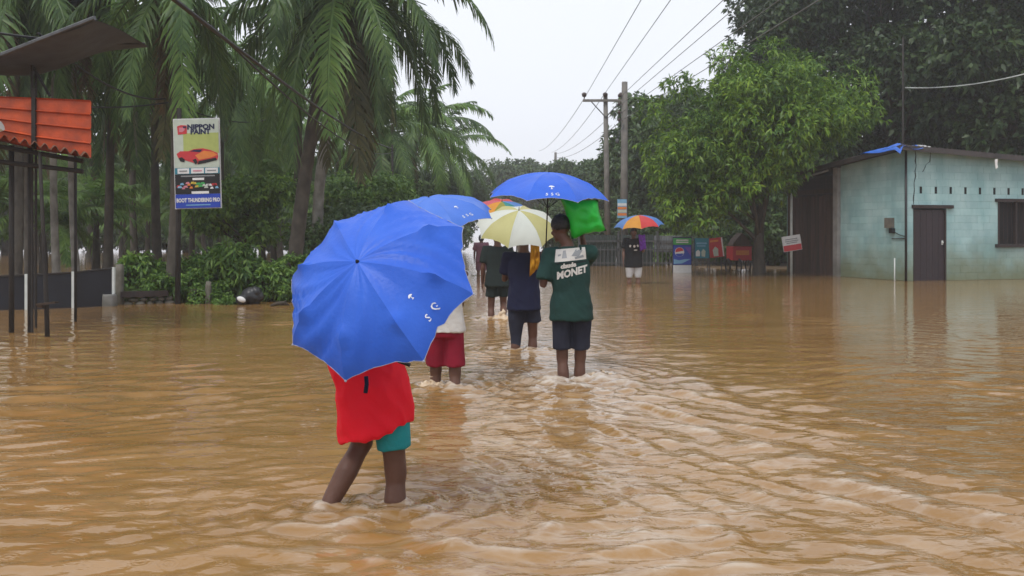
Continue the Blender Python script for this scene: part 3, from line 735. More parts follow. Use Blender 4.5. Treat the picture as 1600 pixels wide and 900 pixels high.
for a, b in vents:
    mb = MB(); mb.box(hp((a + b) / 2, -.0015, 2.5), (b - a - .004, .003, .188), ROT); hobj(mb, 'vent_slot', 'black_void', front_wall)
# cracks running down from the roof
def crack(pts, w):
    mb = MB(); v, f = [], []
    for i, (s, z) in enumerate(pts):
        ww = w * (.5 + .5 * ((i * 7) % 3) / 2); v += [fa(s - ww, z, .0105), fa(s + ww, z, .0105)]
        if i: k = 2 * i; f.append((k - 2, k - 1, k + 1, k))
    mb.add(v, f); hobj(mb, 'crack', 'black_void', front_wall)
crack([(.28, 3.58), (.31, 3.44), (.29, 3.30), (.32, 3.16), (.28, 3.02), (.30, 2.88), (.25, 2.70), (.26, 2.50), (.235, 2.30), (.23, 2.1)], .018)
crack([(.80, 3.56), (.785, 3.42), (.77, 3.28), (.66, 3.22), (.60, 3.10), (.53, 3.0)], .014)
# door
dr = MB(); dr.box(hp(.775, .05, .78), (.99, .05, 2.36), ROT); door = hobj(dr, 'door', 'door_wood')
for i in range(5):
    mb = MB(); mb.box(hp(.775 - .396 + .198 * i, .022, .78), (.190, .012, 2.34), ROT); hobj(mb, 'door_board', 'door_wood', door)
for s_ in (.255, 1.295):
    mb = MB(); mb.box(hp(s_, .03, .78), (.05, .10, 2.36), ROT); hobj(mb, 'door_frame', 'dark_wood')
mb = MB(); mb.box(hp(.85, -.02, 2.045), (1.36, .10, .09), ROT); hobj(mb, 'lintel', 'dark_wood')
mb = MB(); mb.ell(hp(1.20, -.01, 1.05), .028); mb.box(hp(1.20, .005, 1.05), (.04, .02, .12), ROT); hobj(mb, 'door_handle', 'pvc_white', door)
# window with dark shutters
mb = MB(); mb.box(hp(3.75, .10, 1.6), (1.30, .02, 1.2), ROT); win = hobj(mb, 'window', 'black_void')
for z, w in ((2.245, 1.5), (.955, 1.5)):
    mb = MB(); mb.box(hp(3.75, -.02, z), (w, .12, .09), ROT); hobj(mb, 'lintel' if z > 2 else 'window_sill', 'dark_wood', win)
for s_ in (3.13, 3.75, 4.37):
    mb = MB(); mb.box(hp(s_, .03, 1.6), (.06, .09, 1.2), ROT); hobj(mb, 'window_frame', 'dark_wood', win)
for i in range(8):
    if i == 4: continue
    mb = MB(); mb.tube([hp(3.21 + .14 * i, .05, 1.0), hp(3.21 + .14 * i, .05, 2.2)], .010, 6); hobj(mb, 'window_bar', 'dark_wood', win)
# corner pipe, meter, conduit
mb = MB(); mb.tube([hp(-.05, -.05, 3.56), hp(-.05, -.05, -.4)], .035, 10); hobj(mb, 'drain_pipe', 'black_pipe', smooth=True)
mb = MB(); mb.box(hp(-.06, .62, 1.6), (.10, .30, .28), ROT); mtr = hobj(mb, 'meter_box', 'meter_grey')
mb = MB(); mb.box(hp(-.05, .52, 1.38), (.09, .16, .14), ROT); hobj(mb, 'meter_switch', 'black_pipe', mtr)
mb = MB(); mb.tube([hp(-.05, .45, 1.36), hp(-.04, .25, 1.27), hp(-.05, -.02, 1.22)], .012, 6); hobj(mb, 'cable', 'black_pipe', mtr)
mb = MB(); mb.tube([hp(-.03, .55, 1.16), hp(-.03, -.02, 1.16)], .012, 6); hobj(mb, 'conduit', 'dark_wood', mtr)
mb = MB(); mb.tube([hp(-.04, .42, .62), hp(-.04, .42, -.4)], .02, 8); hobj(mb, 'standpipe', 'pvc_white', smooth=True)
# wooden lean-to bay behind the grey pier
mb = MB(); mb.box(hp(.02, 3.02, 1.35), (.26, .22, 3.9), ROT); hobj(mb, 'pier', 'grey_concrete')
mb = MB(); mb.box(hp(.12, 4.52, 1.3), (.04, 2.74, 3.6), ROT); lt = hobj(mb, 'lean_to_wall', 'dark_wood')
rng = random.Random(4)
t = 3.16
while t < 5.80:
    w = rng.uniform(.16, .24); mb = MB(); zt = 2.5 + rng.uniform(-.04, .04)
    mb.box(hp(.085 + rng.uniform(0, .012), t + w / 2, (zt - .4) / 2), (.025, w - .015, zt + .4), ROT); hobj(mb, 'board', 'brown_board', lt); t += w
mb = MB(); mb.box(hp(.06, 4.5, 2.62), (.10, 2.6, .14), ROT); hobj(mb, 'beam', 'brown_board', lt)
for i in range(3):
    mb = MB(); mb.box(hp(.09, 4.5, 2.78 + .135 * i - .0), (.02, 2.66, .125), ROT); hobj(mb, 'board', 'dark_wood', lt)
mb = MB(); mb.tube([hp(-.33, 5.95, 2.86), hp(-.30, 3.1, 3.22)], .03, 8); hobj(mb, 'gutter', 'grey_concrete', smooth=True)
# corrugated roof sheets
def sheet(s0, s1, t0, t1, parent, m='roof_metal'):
    mb = MB(); n = 24; v, f = [], []
    for k, tt in enumerate((t0, t1)):
        for i in range(n + 1):
            s = lerp(s0, s1, i / n); z = rz(s, tt) + .022 * math.sin(i * math.pi / 2) * 1.0
            v.append(hp(s, tt, z)); 
    v += [p - UP * .008 for p in v]
    m_ = n + 1
    for i in range(n):
        f.append((i, i + 1, m_ + i + 1, m_ + i)); f.append((2 * m_ + i + 1, 2 * m_ + i, 3 * m_ + i, 3 * m_ + i + 1)); f.append((i + 1, i, 2 * m_ + i, 2 * m_ + i + 1))
    mb.add(v, f); return hobj(mb, 'roof_sheet', m, parent, True)
mb = MB()
for t in (-.28, 2.9, 5.9):
    mb.tube([hp(-.4, t, rz(-.4, t) - .06), hp(LS + .2, t, rz(LS + .2, t) - .06)], .04, 6)
roof = hobj(mb, 'roof', 'dark_wood'); roof['kind'] = 'stuff'
s = -.45
while s < LS + .2:
    sheet(s, min(s + .82, LS + .3), -.35, 3.0, roof); sheet(s, min(s + .82, LS + .3), 3.004, 6.2, roof); s += .822
mb = MB(); mb.box(hp(3.3, -.36, rz(3.3, -.36) - .07), (7.5, .03, .14), Matrix.Rotation(0, 3, 'X') @ ROT @ Matrix.Rotation(math.atan(.052), 3, 'Y')); hobj(mb, 'fascia', 'roof_metal', roof)
mb = MB(); mb.box(hp(-.46, 2.9, rz(-.46, 2.9) - .07), (.03, 6.5, .12), ROT @ Matrix.Rotation(-math.atan(.088), 3, 'X')); hobj(mb, 'fascia', 'roof_metal', roof)
# blue tarpaulin on the roof corner
mb = MB(); v, f = [], []; n = 8
for i in range(n + 1):
    for j in range(n + 1):
        a, b = i / n, j / n; s = -.52 + .75 * a * (1 - .55 * b); t = -.40 + 1.75 * b
        z = rz(s, t) + .05 + .035 * math.sin(a * 7 + b * 3) * math.cos(b * 6)
        if i == 0: z -= .17 * (1 - b) + .02
        if j == 0: z -= .12
        v.append(hp(s, t, z))
for i in range(n):
    for j in range(n): k = i * (n + 1) + j; f.append((k, k + 1, k + n + 2, k + n + 1))
mb.add(v, f); o = mb.build('tarpaulin', 'blue_tarp', None, True); tag(o, 'blue tarpaulin draped over the corner of the house roof', 'tarpaulin')
mb = MB(); mb.box(hp(.35, .1, rz(.35, .1) + .07), (.34, .5, .08), ROT @ Matrix.Rotation(.2, 3, 'Z')); mb.box(hp(.62, .0, rz(.62, 0) + .06), (.2, .3, .06), ROT @ Matrix.Rotation(-.4, 3, 'Z')); o = mb.build('plastic_sheet', 'white_paint'); tag(o, 'scrap of white plastic weighing down the roof beside the blue tarpaulin', 'plastic sheet'); o['kind'] = 'stuff'
mb = MB(); mb.prism([(0, 0), (.10, .02), (.08, -.12), (.11, -.22), (.03, -.26), (.01, -.12)], hp(2.62, -.39, 3.36), E1, UP, -E2, .015); o = mb.build('cloth_scrap', 'white_paint'); tag(o, 'small white scrap hanging from the front eave above the window', 'cloth')

# ------------------------------------------------------------------ signs, railing and things on the right
def poly_child(parent, name, pts, m, o, ex, ey, en, lift, th=.003):
    mb = MB(); mb.prism(pts, o + en * lift, ex, ey, en, th); c = mb.build(name, m, parent)
    if parent is not None: c.matrix_parent_inverse = parent_inv(parent)
    return c
def parent_inv(p):
    bpy.context.view_layer.update(); return p.matrix_world.inverted()
def letters(parent, s, size, o, ex, ey, en, lift, m, off=0.0, sx=1.0, name='lettering'):
    vs, fs = text_geo(s, size, off); mb = MB(); mb.add([o + ex * (v[0] * sx) + ey * v[1] + en * lift for v in vs], fs)
    c = mb.build(name, m, parent); c.matrix_parent_inverse = parent_inv(parent); return c
def rect(x0, y0, x1, y1): return [(x0, y0), (x1, y0), (x1, y1), (x0, y1)]
for nm, c in (('ink_red', (.55, .04, .05)), ('ink_blue', (.02, .06, .42)), ('ink_navy', (.012, .016, .06)), ('ink_black', (.012, .012, .014)), ('ink_white', (.72, .72, .72)), ('ink_pale', (.50, .56, .48)),
              ('ink_lime', (.40, .46, .14)), ('ink_green', (.06, .36, .10)), ('ink_orange', (.70, .22, .05)), ('ink_pink', (.60, .22, .28)), ('ink_teal', (.03, .22, .30)), ('ink_sky', (.20, .42, .62)), ('ink_grey', (.25, .26, .27)), ('ink_yellow', (.62, .45, .06)), ('ink_purple', (.16, .06, .42))):
    mat(nm, c, tuple(x * .88 for x in c), 9, .5)
mat('steel', (.12, .125, .13), (.075, .08, .085), 8, .5, metal=.4)
mat('gate_green', (.045, .062, .058), (.03, .042, .04), 4, .7)
mat('panel_grey', (.18, .195, .21), (.12, .13, .14), 3, .7, stretch=(6, 6, .4))

# tilted red and white notice on its pole
so = P(1237, 380, 30.0); t = thing('notice_sign', 'tilted white and red notice board on a pale pole before the lean-to', 'sign', (so.x, so.y, -WD))
ex = Vector((math.cos(R(9)), 0, math.sin(R(9)))); ey = Vector((-math.sin(R(9)), 0, math.cos(R(9)))); en = Vector((0, -1, 0))
a, b = .29, .24
b_ = poly_child(t, 'board', rect(-a, -b, a, b), 'ink_white', so, ex, ey, en, 0, .03)
poly_child(t, 'red_band', rect(-a + .01, -b + .01, a - .01, -.05), 'ink_red', so, ex, ey, en, .031)
for i, (y, w) in enumerate([(.13, .19), (.07, .21), (.015, .17)]):
    poly_child(t, 'text_line', rect(-w, y - .013, w, y + .013), 'ink_grey', so, ex, ey, en, .031)
mb = MB(); mb.tube([Vector((so.x, so.y + .04, -WD)), Vector((so.x, so.y + .04, 2.95))], .04, 8); c = mb.build('pole', 'pvc_white', t, True); c.matrix_parent_inverse = parent_inv(t)

# drinks cooler
def cooler():
    Y = 32.0; x = PX(1066, Y); t = thing('drinks_cooler', 'blue drinks cooler with a round red white and blue emblem', 'cooler', (x, Y, -.05), R(-8))
    mb = MB(); mb.box((0, .3, .59), (.62, .6, 1.30)); mb.build('cabinet', 'ink_navy', t)
    en, ex, ey = Vector((0, -1, 0)), Vector((1, 0, 0)), UP; o0 = Vector((0, 0, 0))
    def pc(nm, pts, m, l, th=.004):
        mb = MB(); mb.prism(pts, o0 + en * l, ex, ey, en, th); return mb.build(nm, m, t)
    pc('header_panel', rect(-.30, .98, .30, 1.2), 'ink_green', 0, .03); pc('front_panel', rect(-.29, .32, .29, .965), 'ink_blue', 0, .02); pc('lower_panel', rect(-.30, .02, .30, .30), 'ink_white', 0, .015)
    c = lambda cx, cy, r, a0, a1, n=20: [(cx + r * math.cos(lerp(a0, a1, i / n)), cy + r * math.sin(lerp(a0, a1, i / n))) for i in range(n + 1)]
    pc('emblem', c(-.09, .74, .155, 0, 2 * math.pi * .98), 'ink_white', .021)
    pc('emblem_top', c(-.09, .75, .135, R(12), R(190)), 'ink_red', .0265); pc('emblem_bottom', c(-.09, .725, .135, R(200), R(345)), 'ink_blue', .0265)
    pc('swirl', [(-.28, .34), (.0, .36), (.27, .50), (.1, .50), (-.1, .46), (-.28, .50)], 'ink_sky', .021); pc('stripe', [(.08, .9), (.28, .6), (.28, .9)], 'ink_purple', .021)
    for y in (1.06, 1.13): pc('text_line', rect(-.2, y - .02, .2, y + .02), 'ink_white', .031)
    return t
cooler()
def poster(px, Y, w, h, z0, tilt, label, base, bits, name='poster'):
    x = PX(px, Y); t = thing(name, label, 'poster', (x, Y, 0.02)); q = Matrix.Rotation(R(tilt), 3, 'Y')
    ex, ey, en = q @ Vector((1, 0, 0)), q @ UP, Vector((0, -1, 0)); o0 = Vector((0, 0, z0 + h / 2))
    def pc(nm, pts, m, l, th=.004):
        mb = MB(); mb.prism(pts, o0 + en * l, ex, ey, en, th); return mb.build(nm, m, t)
    pc('board', rect(-w / 2, -h / 2, w / 2, h / 2), base, 0, .025)
    for nm, pts, m in bits: pc(nm, pts, m, .026)
    for sx in (-.42, .42):
        mb = MB(); mb.tube([o0 + ex * w * sx + Vector((0, .02, 0)) + ey * (h * .4), Vector(((o0 + ex * w * sx).x, .05, -.4))], .018, 6); mb.build('leg', 'steel', t)
poster(1096, 33.5, .52, .70, .42, 0, 'blue poster board with pale figures right of the drinks cooler', 'ink_teal', [('caption', rect(-.18, .14, .18, .20), 'ink_sky'), ('caption', rect(-.16, .06, .14, .10), 'ink_sky'), ('figure', [(-.2, -.28), (-.06, -.28), (-.05, -.12), (-.12, -.05), (-.2, -.12)], 'ink_white'), ('figure', [(.0, -.28), (.12, -.3), (.14, -.1), (.06, -.02), (-.01, -.12)], 'ink_pale'), ('edge_band', rect(-.255, -.345, -.225, .345), 'ink_navy')])
poster(1119, 33.8, .50, .68, .45, -7, 'red poster board leaning slightly, right of the blue poster', 'ink_red', [('caption', rect(-.2, .2, .1, .27), 'ink_orange'), ('figure', [(-.12, -.3), (.04, -.3), (.06, -.05), (-.04, .04), (-.14, -.08)], 'ink_pale'), ('edge_band', rect(.20, -.33, .245, .33), 'ink_white')])
def cart():
    Y = 33.0; x = PX(1160, Y); t = thing('vending_cart', 'small red cart with a peaked top under the bright green tree', 'cart', (x, Y, -.02), R(6))
    mb = MB(); mb.box((0, .35, .62), (.66, .7, .44)); mb.box((0, .35, .86), (.70, .74, .03)); mb.build('body', 'ink_red', t)
    mb = MB(); mb.prism([(-.35, .90), (.35, .90), (.20, 1.14), (0, 1.34), (-.20, 1.14)], (0, 0, 0), Vector((1, 0, 0)), UP, Vector((0, 1, 0)), .6); mb.build('peaked_top', 'brown_board', t)
    mb = MB(); mb.box((0, -.012, .66), (.46, .02, .16)); mb.build('front_plate', 'ink_orange', t)
    for sx in (-.3, .3):
        mb = MB(); mb.tube([(sx, .05, .9), (sx, .05, 1.05)], .015, 6); mb.build('support', 'steel', t)
    for sx, yy in ((-.12, .0), (-.36, .45), (.36, .45)):
        mb = MB(); pts = [(sx, yy + .24 * math.cos(a * math.pi / 9), .20 + .24 * math.sin(a * math.pi / 9)) for a in range(19)]; mb.tube(pts, .032, 6, False); w = mb.build('wheel', 'black_pipe', t, True)
        mb = MB(); mb.box((sx, yy, .2), (.02, .44, .02)); mb.box((sx, yy, .2), (.02, .02, .44)); mb.build('spokes', 'steel', w)
    mb = MB(); mb.tube([(.2, 0, .42), (.2, -.12, .36), (.45, -.12, .36)], .014, 6); mb.build('handle', 'steel', t)
cart()
# railing with corrugated panels behind it
def railing():
    Y = 38.5; x0, x1 = PX(905, Y), PX(1150, Y); t = thing('railing', 'grey vertical bar railing behind the man in the black shirt', 'fence', (x0, Y, 0))
    L = x1 - x0
    for z in (.12, .66, 1.0):
        mb = MB(); mb.box((L / 2, 0, z), (L, .04, .05)); mb.build('rail', 'steel', t)
    bm_ = MB().box((0, -.03, .33), (.035, .02, .86)).mesh('bar'); bm_.materials.append(MATS['steel'])
    n = int(L / .155)
    for i in range(n):
        o = bpy.data.objects.new('bar', bm_); C.objects.link(o); o.parent = t; o.location = (.07 + i * .155, 0, 0)
    k = 0; x = 0
    while x < L - .2:
        w = min(1.5, L - x); m = 'gate_green' if x < 2.2 else 'panel_grey'
        mb = MB(); v, f = [], []; nn = 30
        for i in range(nn + 1):
            for z in ((-.1, 1.25) if m == 'gate_green' else (.55, 1.22)): v.append((x + w * i / nn * .98, .06 + .02 * (i % 2), z))
        for i in range(nn): f.append((2 * i, 2 * i + 2, 2 * i + 3, 2 * i + 1))
        mb.add(v, f); mb.build('panel', m, t); x += w; k += 1
    for i in range(5):
        mb = MB(); mb.box((L * i / 4, .02, .55), (.08, .08, 1.7)); mb.build('post', 'steel', t)
railing()
# orange and white notice on the pole beside the man
o0 = P(972, 326, 37.0); t = thing('small_banner', 'small pale banner with orange stripes below the utility poles', 'sign', (o0.x, o0.y, 0))
mb = MB(); mb.box((0, 0, o0.z), (.36, .03, .72)); b0 = mb.build('board', 'ink_sky', t)
for z, m in ((.16, 'ink_white'), (.02, 'ink_orange'), (-.10, 'ink_pale'), (-.22, 'ink_orange')):
    mb = MB(); mb.box((0, -.018, o0.z + z), (.34, .006, .10)); mb.build('stripe', m, t)
mb = MB(); mb.tube([(0, .04, -.4), (0, .04, o0.z + .4)], .03, 8); mb.build('pole', 'steel', t)

# ------------------------------------------------------------------ utility poles and wires
mat('pole_concrete', (.20, .185, .165), (.13, .12, .11), 3, .85, .4)
mat('pole_dark', (.030, .025, .022), (.018, .016, .015), 6, .8, .4)
mat('insulator', (.06, .035, .03), None, 5, .3)
mat('wire_black', (.012, .012, .014), None, 3, .5)
mat('wire_grey', (.20, .21, .22), None, 3, .5)
def utility_pole(px, pyt, Y, label, arm, r=.15, lean=0.0, name='utility_pole', pm='pole_concrete'):
    p = P(px, pyt, Y); t = thing(name, label, 'utility pole', (p.x, Y, -WD)); H = p.z + WD
    mb = MB(); mb.tube([(lean, 0, 0), (0, 0, H)], [r * 1.15, r * .75], 10); mb.build('pole', pm, t, True)
    if arm:
        w0, w1 = arm; z = H - .28
        mb = MB(); mb.box(((w0 + w1) / 2, -.14, z), (w1 - w0, .09, .11)); mb.build('crossarm', 'pole_concrete', t)
        for q in (-1, 1):
            mb = MB(); mb.tube([(0, -.13, z - .75), (q * .65, -.13, z - .04)], .025, 6); mb.build('brace', 'steel', t)
        for x in (w0 + .06, -.02, w1 - .06):
            mb = MB(); mb.tube([(x, -.14, z), (x, -.14, z + .14), (x, -.14, z + .18), (x, -.14, z + .30), (x, -.14, z + .36)], [.02, .02, .09, .12, .05], 8); mb.build('insulator', 'insulator', t, True)
    return t, H
utility_pole(946, 148, 43, 'utility pole with a wooden crossarm and round insulators', (-1.02, .75), .13, .12)
tp, Hp = utility_pole(976, 128, 40, 'taller square-topped utility pole right of the crossarm pole', None, .16, -.03)
for k, py in enumerate((150, 163, 176, 188)):
    z = P(976, py, 40).z + WD; mb = MB(); mb.tube([(-.10, -.1, z), (-.28, -.1, z)], [.02, .02], 6); mb.ell((-.24, -.1, z), (.06, .06, .08), 8, 6); mb.build('insulator', 'insulator', tp, True)
mb = MB(); z = P(976, 195, 40).z + WD; mb.tube([(-.05, -.16, z), (-.2, -.2, z - .3), (-.33, -.25, z - .62)], .02, 6); mb.ell((-.33, -.25, z - .7), (.09, .09, .11)); mb.build('lamp_arm', 'steel', tp, True)
utility_pole(868, 238, 92, 'small distant utility pole above the tall blue umbrella', None, .16)
utility_pole(613, 226, 34, 'thin dark service pole where the left cable ends', None, .05, 0.0, 'service_pole', 'pole_dark')
utility_pole(1411, 58, 33, 'thin dark pole rising behind the turquoise house', None, .04, 0.0, 'service_pole', 'pole_dark')
def wire(a, b, sag, r, label, m='wire_grey', n=24, group=None):
    a, b = Vector(a), Vector(b); mb = MB()
    pts = [a.lerp(b, i / n) - UP * sag * 4 * (i / n) * (1 - i / n) for i in range(n + 1)]
    mb.tube(pts, r, 5); o = mb.build('overhead_wire', m, None, True); tag(o, label, 'wire', group); return o
def wray(px, py, Y): return P(px, py, Y)
# wires from the poles towards the viewer, over the road, and on into the distance
for i, (p0, q, lb) in enumerate([((915, 150), (1006, 0, 24), 'leftmost grey power wire rising from the crossarm end'), ((945, 146), (1053, 0, 24), 'second grey power wire rising from the crossarm middle'),
        ((971, 150), (1138, 0, 23), 'third power wire rising from the taller pole'), ((971, 163), (1172, 0, 23), 'fourth power wire rising from the taller pole'), ((971, 176), (1186, 30, 23), 'fifth power wire rising from the taller pole'), ((971, 188), (1190, 62, 23), 'lowest power wire rising towards the dark tree')]):
    Y0 = 42.86 if i < 2 else 39.9
    a = P(p0[0], p0[1], Y0); b = P(*q); d = b - a; e = a + d * ((Y0 + 4) / (Y0 - q[2]))
    wire(a, e + UP * .3, .0, .011, lb, 'wire_grey')
for i, (p0, q, lb) in enumerate([((915, 150), (842, 236, 92), 'left power wire running on to the distant pole'), ((945, 146), (862, 238, 92), 'middle power wire running on to the distant pole'), ((971, 163), (868, 240, 92), 'upper right power wire running on to the distant pole'), ((971, 188), (868, 246, 92), 'lower right power wire running on to the distant pole')]):
    wire(P(p0[0], p0[1], 43.1 if i < 2 else 40.1), P(*q), .5, .014, lb, 'wire_grey')
a = P(613, 232, 34); b = P(306, 0, 8)
wire(a, b + (b - a).normalized() * 5, .25, .020, 'thick black cable hanging from top left to the service pole', 'wire_black')
a = P(613, 238, 34); b = P(420, 108, 14)
wire(a, P(330, 40, 9), .45, .012, 'thin black cable close below the thick one', 'wire_black')
wire(P(60, 52, 12), P(258, 154, 18.2), .25, .016, 'black cable from the grey awning down to the poster palm', 'wire_black')
wire(P(-60, 140, 12), P(262, 160, 18.2), .15, .014, 'black cable from behind the orange panel to the poster palm', 'wire_black')
wire(P(272, 161, 18.2), P(420, 186, 26), .2, .014, 'black cable leaving the poster palm to the right', 'wire_black')
wire(P(-40, 46, 11.5), P(226, 68, 13.4), .05, .016, 'black cable along the ridge of the grey awning', 'wire_black')
wire(P(1414, 137, 33), P(1720, 76, 29), .35, .02, 'pale cable crossing the dark trees to the right edge', 'pvc_white')

# ------------------------------------------------------------------ left side: poster, stall, fence, low wall
ps = thing('paint_poster', 'tall paint advertising poster with a red car on the palm trunk', 'poster', P(308, 255, 17.6))
pc0 = P(308.5, 255.5, 17.6); k = 17.6 / F
QZ = Matrix.Rotation(R(-1.5), 3, 'Y'); ex, ey, en = QZ @ Vector((1, 0, 0)), QZ @ UP, Vector((0, -1, 0))
def pr(nm, x0, y0, x1, y1, m, l=.021):      # photo-pixel rectangle on the poster face
    return poly_child(ps, nm, rect((x0 - 308.5) * k, (255.5 - y1) * k, (x1 - 308.5) * k, (255.5 - y0) * k), m, pc0, ex, ey, en, l)
def pp(nm, pts, m, l=.027): return poly_child(ps, nm, [((x - 308.5) * k, (255.5 - y) * k) for x, y in pts], m, pc0, ex, ey, en, l)
pr('board', 272, 185, 345, 326, 'ink_white', 0)
pr('print_field', 273.5, 186.5, 343.5, 262, 'ink_pale'); pr('print_field', 288, 208, 343, 240, 'ink_lime', .024); pr('print_field', 273.5, 272, 343.5, 303, 'ink_black'); pr('print_field', 273.5, 303.3, 343.5, 324.8, 'ink_blue'); pr('print_field', 273.5, 262.2, 343.5, 271.8, 'ink_teal')
pp('emblem', [(279, 197), (285, 195), (294, 196), (294, 209), (280, 210)], 'ink_red'); pp('emblem_mark', [(282, 199), (291, 199), (291, 203), (287, 206), (282, 206)], 'ink_pink', .031); pp('emblem_mark', [(288, 197), (293, 197.5), (293, 200), (289, 200)], 'ink_navy', .035)
def pt(s, x, y, size, m, sx=1.0, off=0.0): return letters(ps, s, size * k, pc0 + ex * ((x - 308.5) * k) + ey * ((255.5 - y) * k), ex, ey, en, .030, m, off, sx)
pt('NIPPON', 316, 198.8, 10.5, 'ink_navy', 1.12, .006); pt('PAINT', 315, 206.5, 10.5, 'ink_navy', 1.05, .006)
# red car picture
pp('car_picture', [(277, 240), (283, 236), (296, 236), (304, 233), (318, 232), (330, 235), (341, 240), (342, 246), (340, 251), (322, 254), (308, 256), (290, 250), (280, 247)], 'ink_red')
pp('car_picture', [(306, 243), (320, 236), (334, 238), (341, 243), (330, 247), (312, 250)], 'ink_orange', .030); pp('car_picture', [(298, 236.5), (305, 234), (318, 234), (314, 238)], 'ink_navy', .030); pp('car_picture', [(311, 252), (338, 247), (340, 251), (322, 255), (310, 257)], 'ink_black', .030); pp('car_picture', [(280, 247), (285, 245), (290, 249), (289, 253), (283, 252)], 'ink_black', .030); pp('car_picture', [(302, 250), (307, 248), (310, 254), (306, 257)], 'ink_black', .033)
for x0, x1 in ((278, 296), (299, 319), (321, 341)):
    pr('text_box', x0, 262.8, x1, 271, 'ink_white', .026); pr('text_line', x0 + 3, 266, x1 - 3, 268, 'ink_pink' if x0 == 299 else 'ink_grey', .030)
pr('text_line', 283, 274, 336, 276, 'ink_grey', .026); pr('text_line', 301, 278, 319, 281.5, 'ink_white', .026)
rng = random.Random(9); cols = ['ink_red', 'ink_green', 'ink_pink', 'ink_white', 'ink_yellow', 'ink_sky', 'ink_pale', 'ink_orange']
for i in range(22):
    x = 279 + 61 * ((i * .618) % 1); y = 291 + rng.uniform(-6, 5) * (1 - ((x - 310) / 45) ** 2); w = rng.uniform(2.5, 4.5); pp('car_picture', [(x - w, y + 1.6), (x - w * .6, y - 1.4), (x + w * .5, y - 1.8), (x + w, y + 1.4)], cols[i % 8], .026 + .003 * (i % 4))
pr('text_box', 299, 299, 326, 302.8, 'ink_white', .026)
pt('BOOT THUNDERING PRO', 309, 313, 8.5, 'ink_white', .68, .004); pr('text_line', 290, 319.5, 328, 321, 'ink_sky', .026)
mb = MB(); b0 = P(280, 182, 17.72); mb.tube([(b0.x - .03, b0.y, -WD), (b0.x, b0.y, b0.z + .15)], [.055, .045], 8); o = mb.build('wooden_post', 'pole_dark', None, True); tag(o, 'slim dark post holding the paint poster beside the palm trunk', 'post')

mat('orange_sheet', (.60, .085, .020), (.30, .05, .020), 4.5, .5, .4, objrand=.06)
mat('awning_grey', (.085, .098, .13), (.06, .07, .095), 4, .7, .3)
mat('fence_black', (.014, .016, .024), (.010, .011, .016), 3, .55, .2, objrand=.15)
st = thing('roadside_stall', 'roadside stall with orange corrugated panel over a rusty roof', 'stall', P(40, 525, 12.2) * 1)
st.location.z = -WD
def sobj(mb, nm, m, parent=st, smooth=False):
    o = mb.build(nm, m, parent, smooth); o.matrix_parent_inverse = parent_inv(parent); return o
def orange_panel(x0, x1, t0, t1, b0, b1, Y):
    """upright ribbed sheet between two photo columns, with rolled ribs standing proud"""
    mb = MB(); v, f = [], []; n = 40
    for i in range(n + 1):
        u = i / n; k = (u * 4) % 1.0; d = .035 if k < .09 or k > .95 else 0.0
        for j in range(2):
            x = (x0, x1)[j]; py = lerp((t0, t1)[j], (b0, b1)[j], u); p = P(x, py, Y); v.append(p + Vector((0, -d, 0)))
    m_ = len(v); v += [p + Vector((0, .012, 0)) for p in v]
    for i in range(n):
        k = 2 * i; f.append((k, k + 1, k + 3, k + 2)); f.append((m_ + k + 1, m_ + k, m_ + k + 2, m_ + k + 3))
        f.append((k, k + 2, m_ + k + 2, m_ + k)); f.append((k + 1, m_ + k + 1, m_ + k + 3, k + 3))
    f.append((0, m_, m_ + 1, 1)); k = 2 * n; f.append((k, k + 1, m_ + k + 1, m_ + k)); mb.add(v, f); return sobj(mb, 'panel', 'orange_sheet')
orange_panel(54.5, 142, 153, 157, 234, 247, 12.3); orange_panel(-46, 51.5, 149, 153, 210, 232, 12.3)
mb = MB(); mb.box(P(53, 186, 12.28), (.05, .04, .78)); sobj(mb, 'seam_strip', 'pole_dark')
def stall_roof(x0, x1, y0, y1):
    mb = MB(); v, f = [], []; n = 64
    for i in range(n + 1):
        u = i / n; w = .035 * math.sin(i * math.pi / 2.5)
        a = P(lerp(x0, x1, u), lerp(y0, y1, u), 12.0); v.append(a + UP * w); v.append(a + Vector((-1.6, 3.0, .30)) + UP * w)
    k = len(v); v += [p - UP * .01 for p in v]
    for i in range(n):
        q = 2 * i; f.append((q, q + 2, q + 3, q + 1)); f.append((k + q + 2, k + q, k + q + 1, k + q + 3)); f.append((q, k + q, k + q + 2, q + 2))
    mb.add(v, f); sobj(mb, 'roof', 'rusty_metal', st, True)
stall_roof(-60, 143, 200, 243)
mb = MB(); mb.tube([P(2, 196, 11.9), P(-40, 214, 11.9)], .07, 8); sobj(mb, 'ridge_cap', 'pvc_white')
for px, r in ((18, .035), (46, .024), (118, .022)):
    a = P(px, 225 + px * .12, 12.6 if px < 100 else 14.2); mb = MB(); mb.tube([Vector((a.x, a.y, -WD)), a], r, 8); sobj(mb, 'post', 'pole_dark', st, True)
a = P(62, 238, 12.1); b = P(75, 525, 12.1); mb = MB(); mb.tube([Vector((b.x, b.y, -WD)), b.lerp(a, .2), b.lerp(a, .5), a], [.032, .030, .026, .022], 8); sobj(mb, 'post', 'pole_dark', st, True)
c = P(74, 474, 12.0); mb = MB(); mb.box(c, (.24, .10, .025), Matrix.Rotation(R(-6), 3, 'Y')); mb.box(c + Vector((-.08, 0, -.03)), (.06, .08, .05)); sobj(mb, 'bracket', 'brown_board')
for q in range(2):
    mb = MB(); mb.tube([P(-40, 222 + q * 26, 12.4), P(130, 252 + q * 16, 12.6)], .03, 6); sobj(mb, 'beam', 'pole_dark')
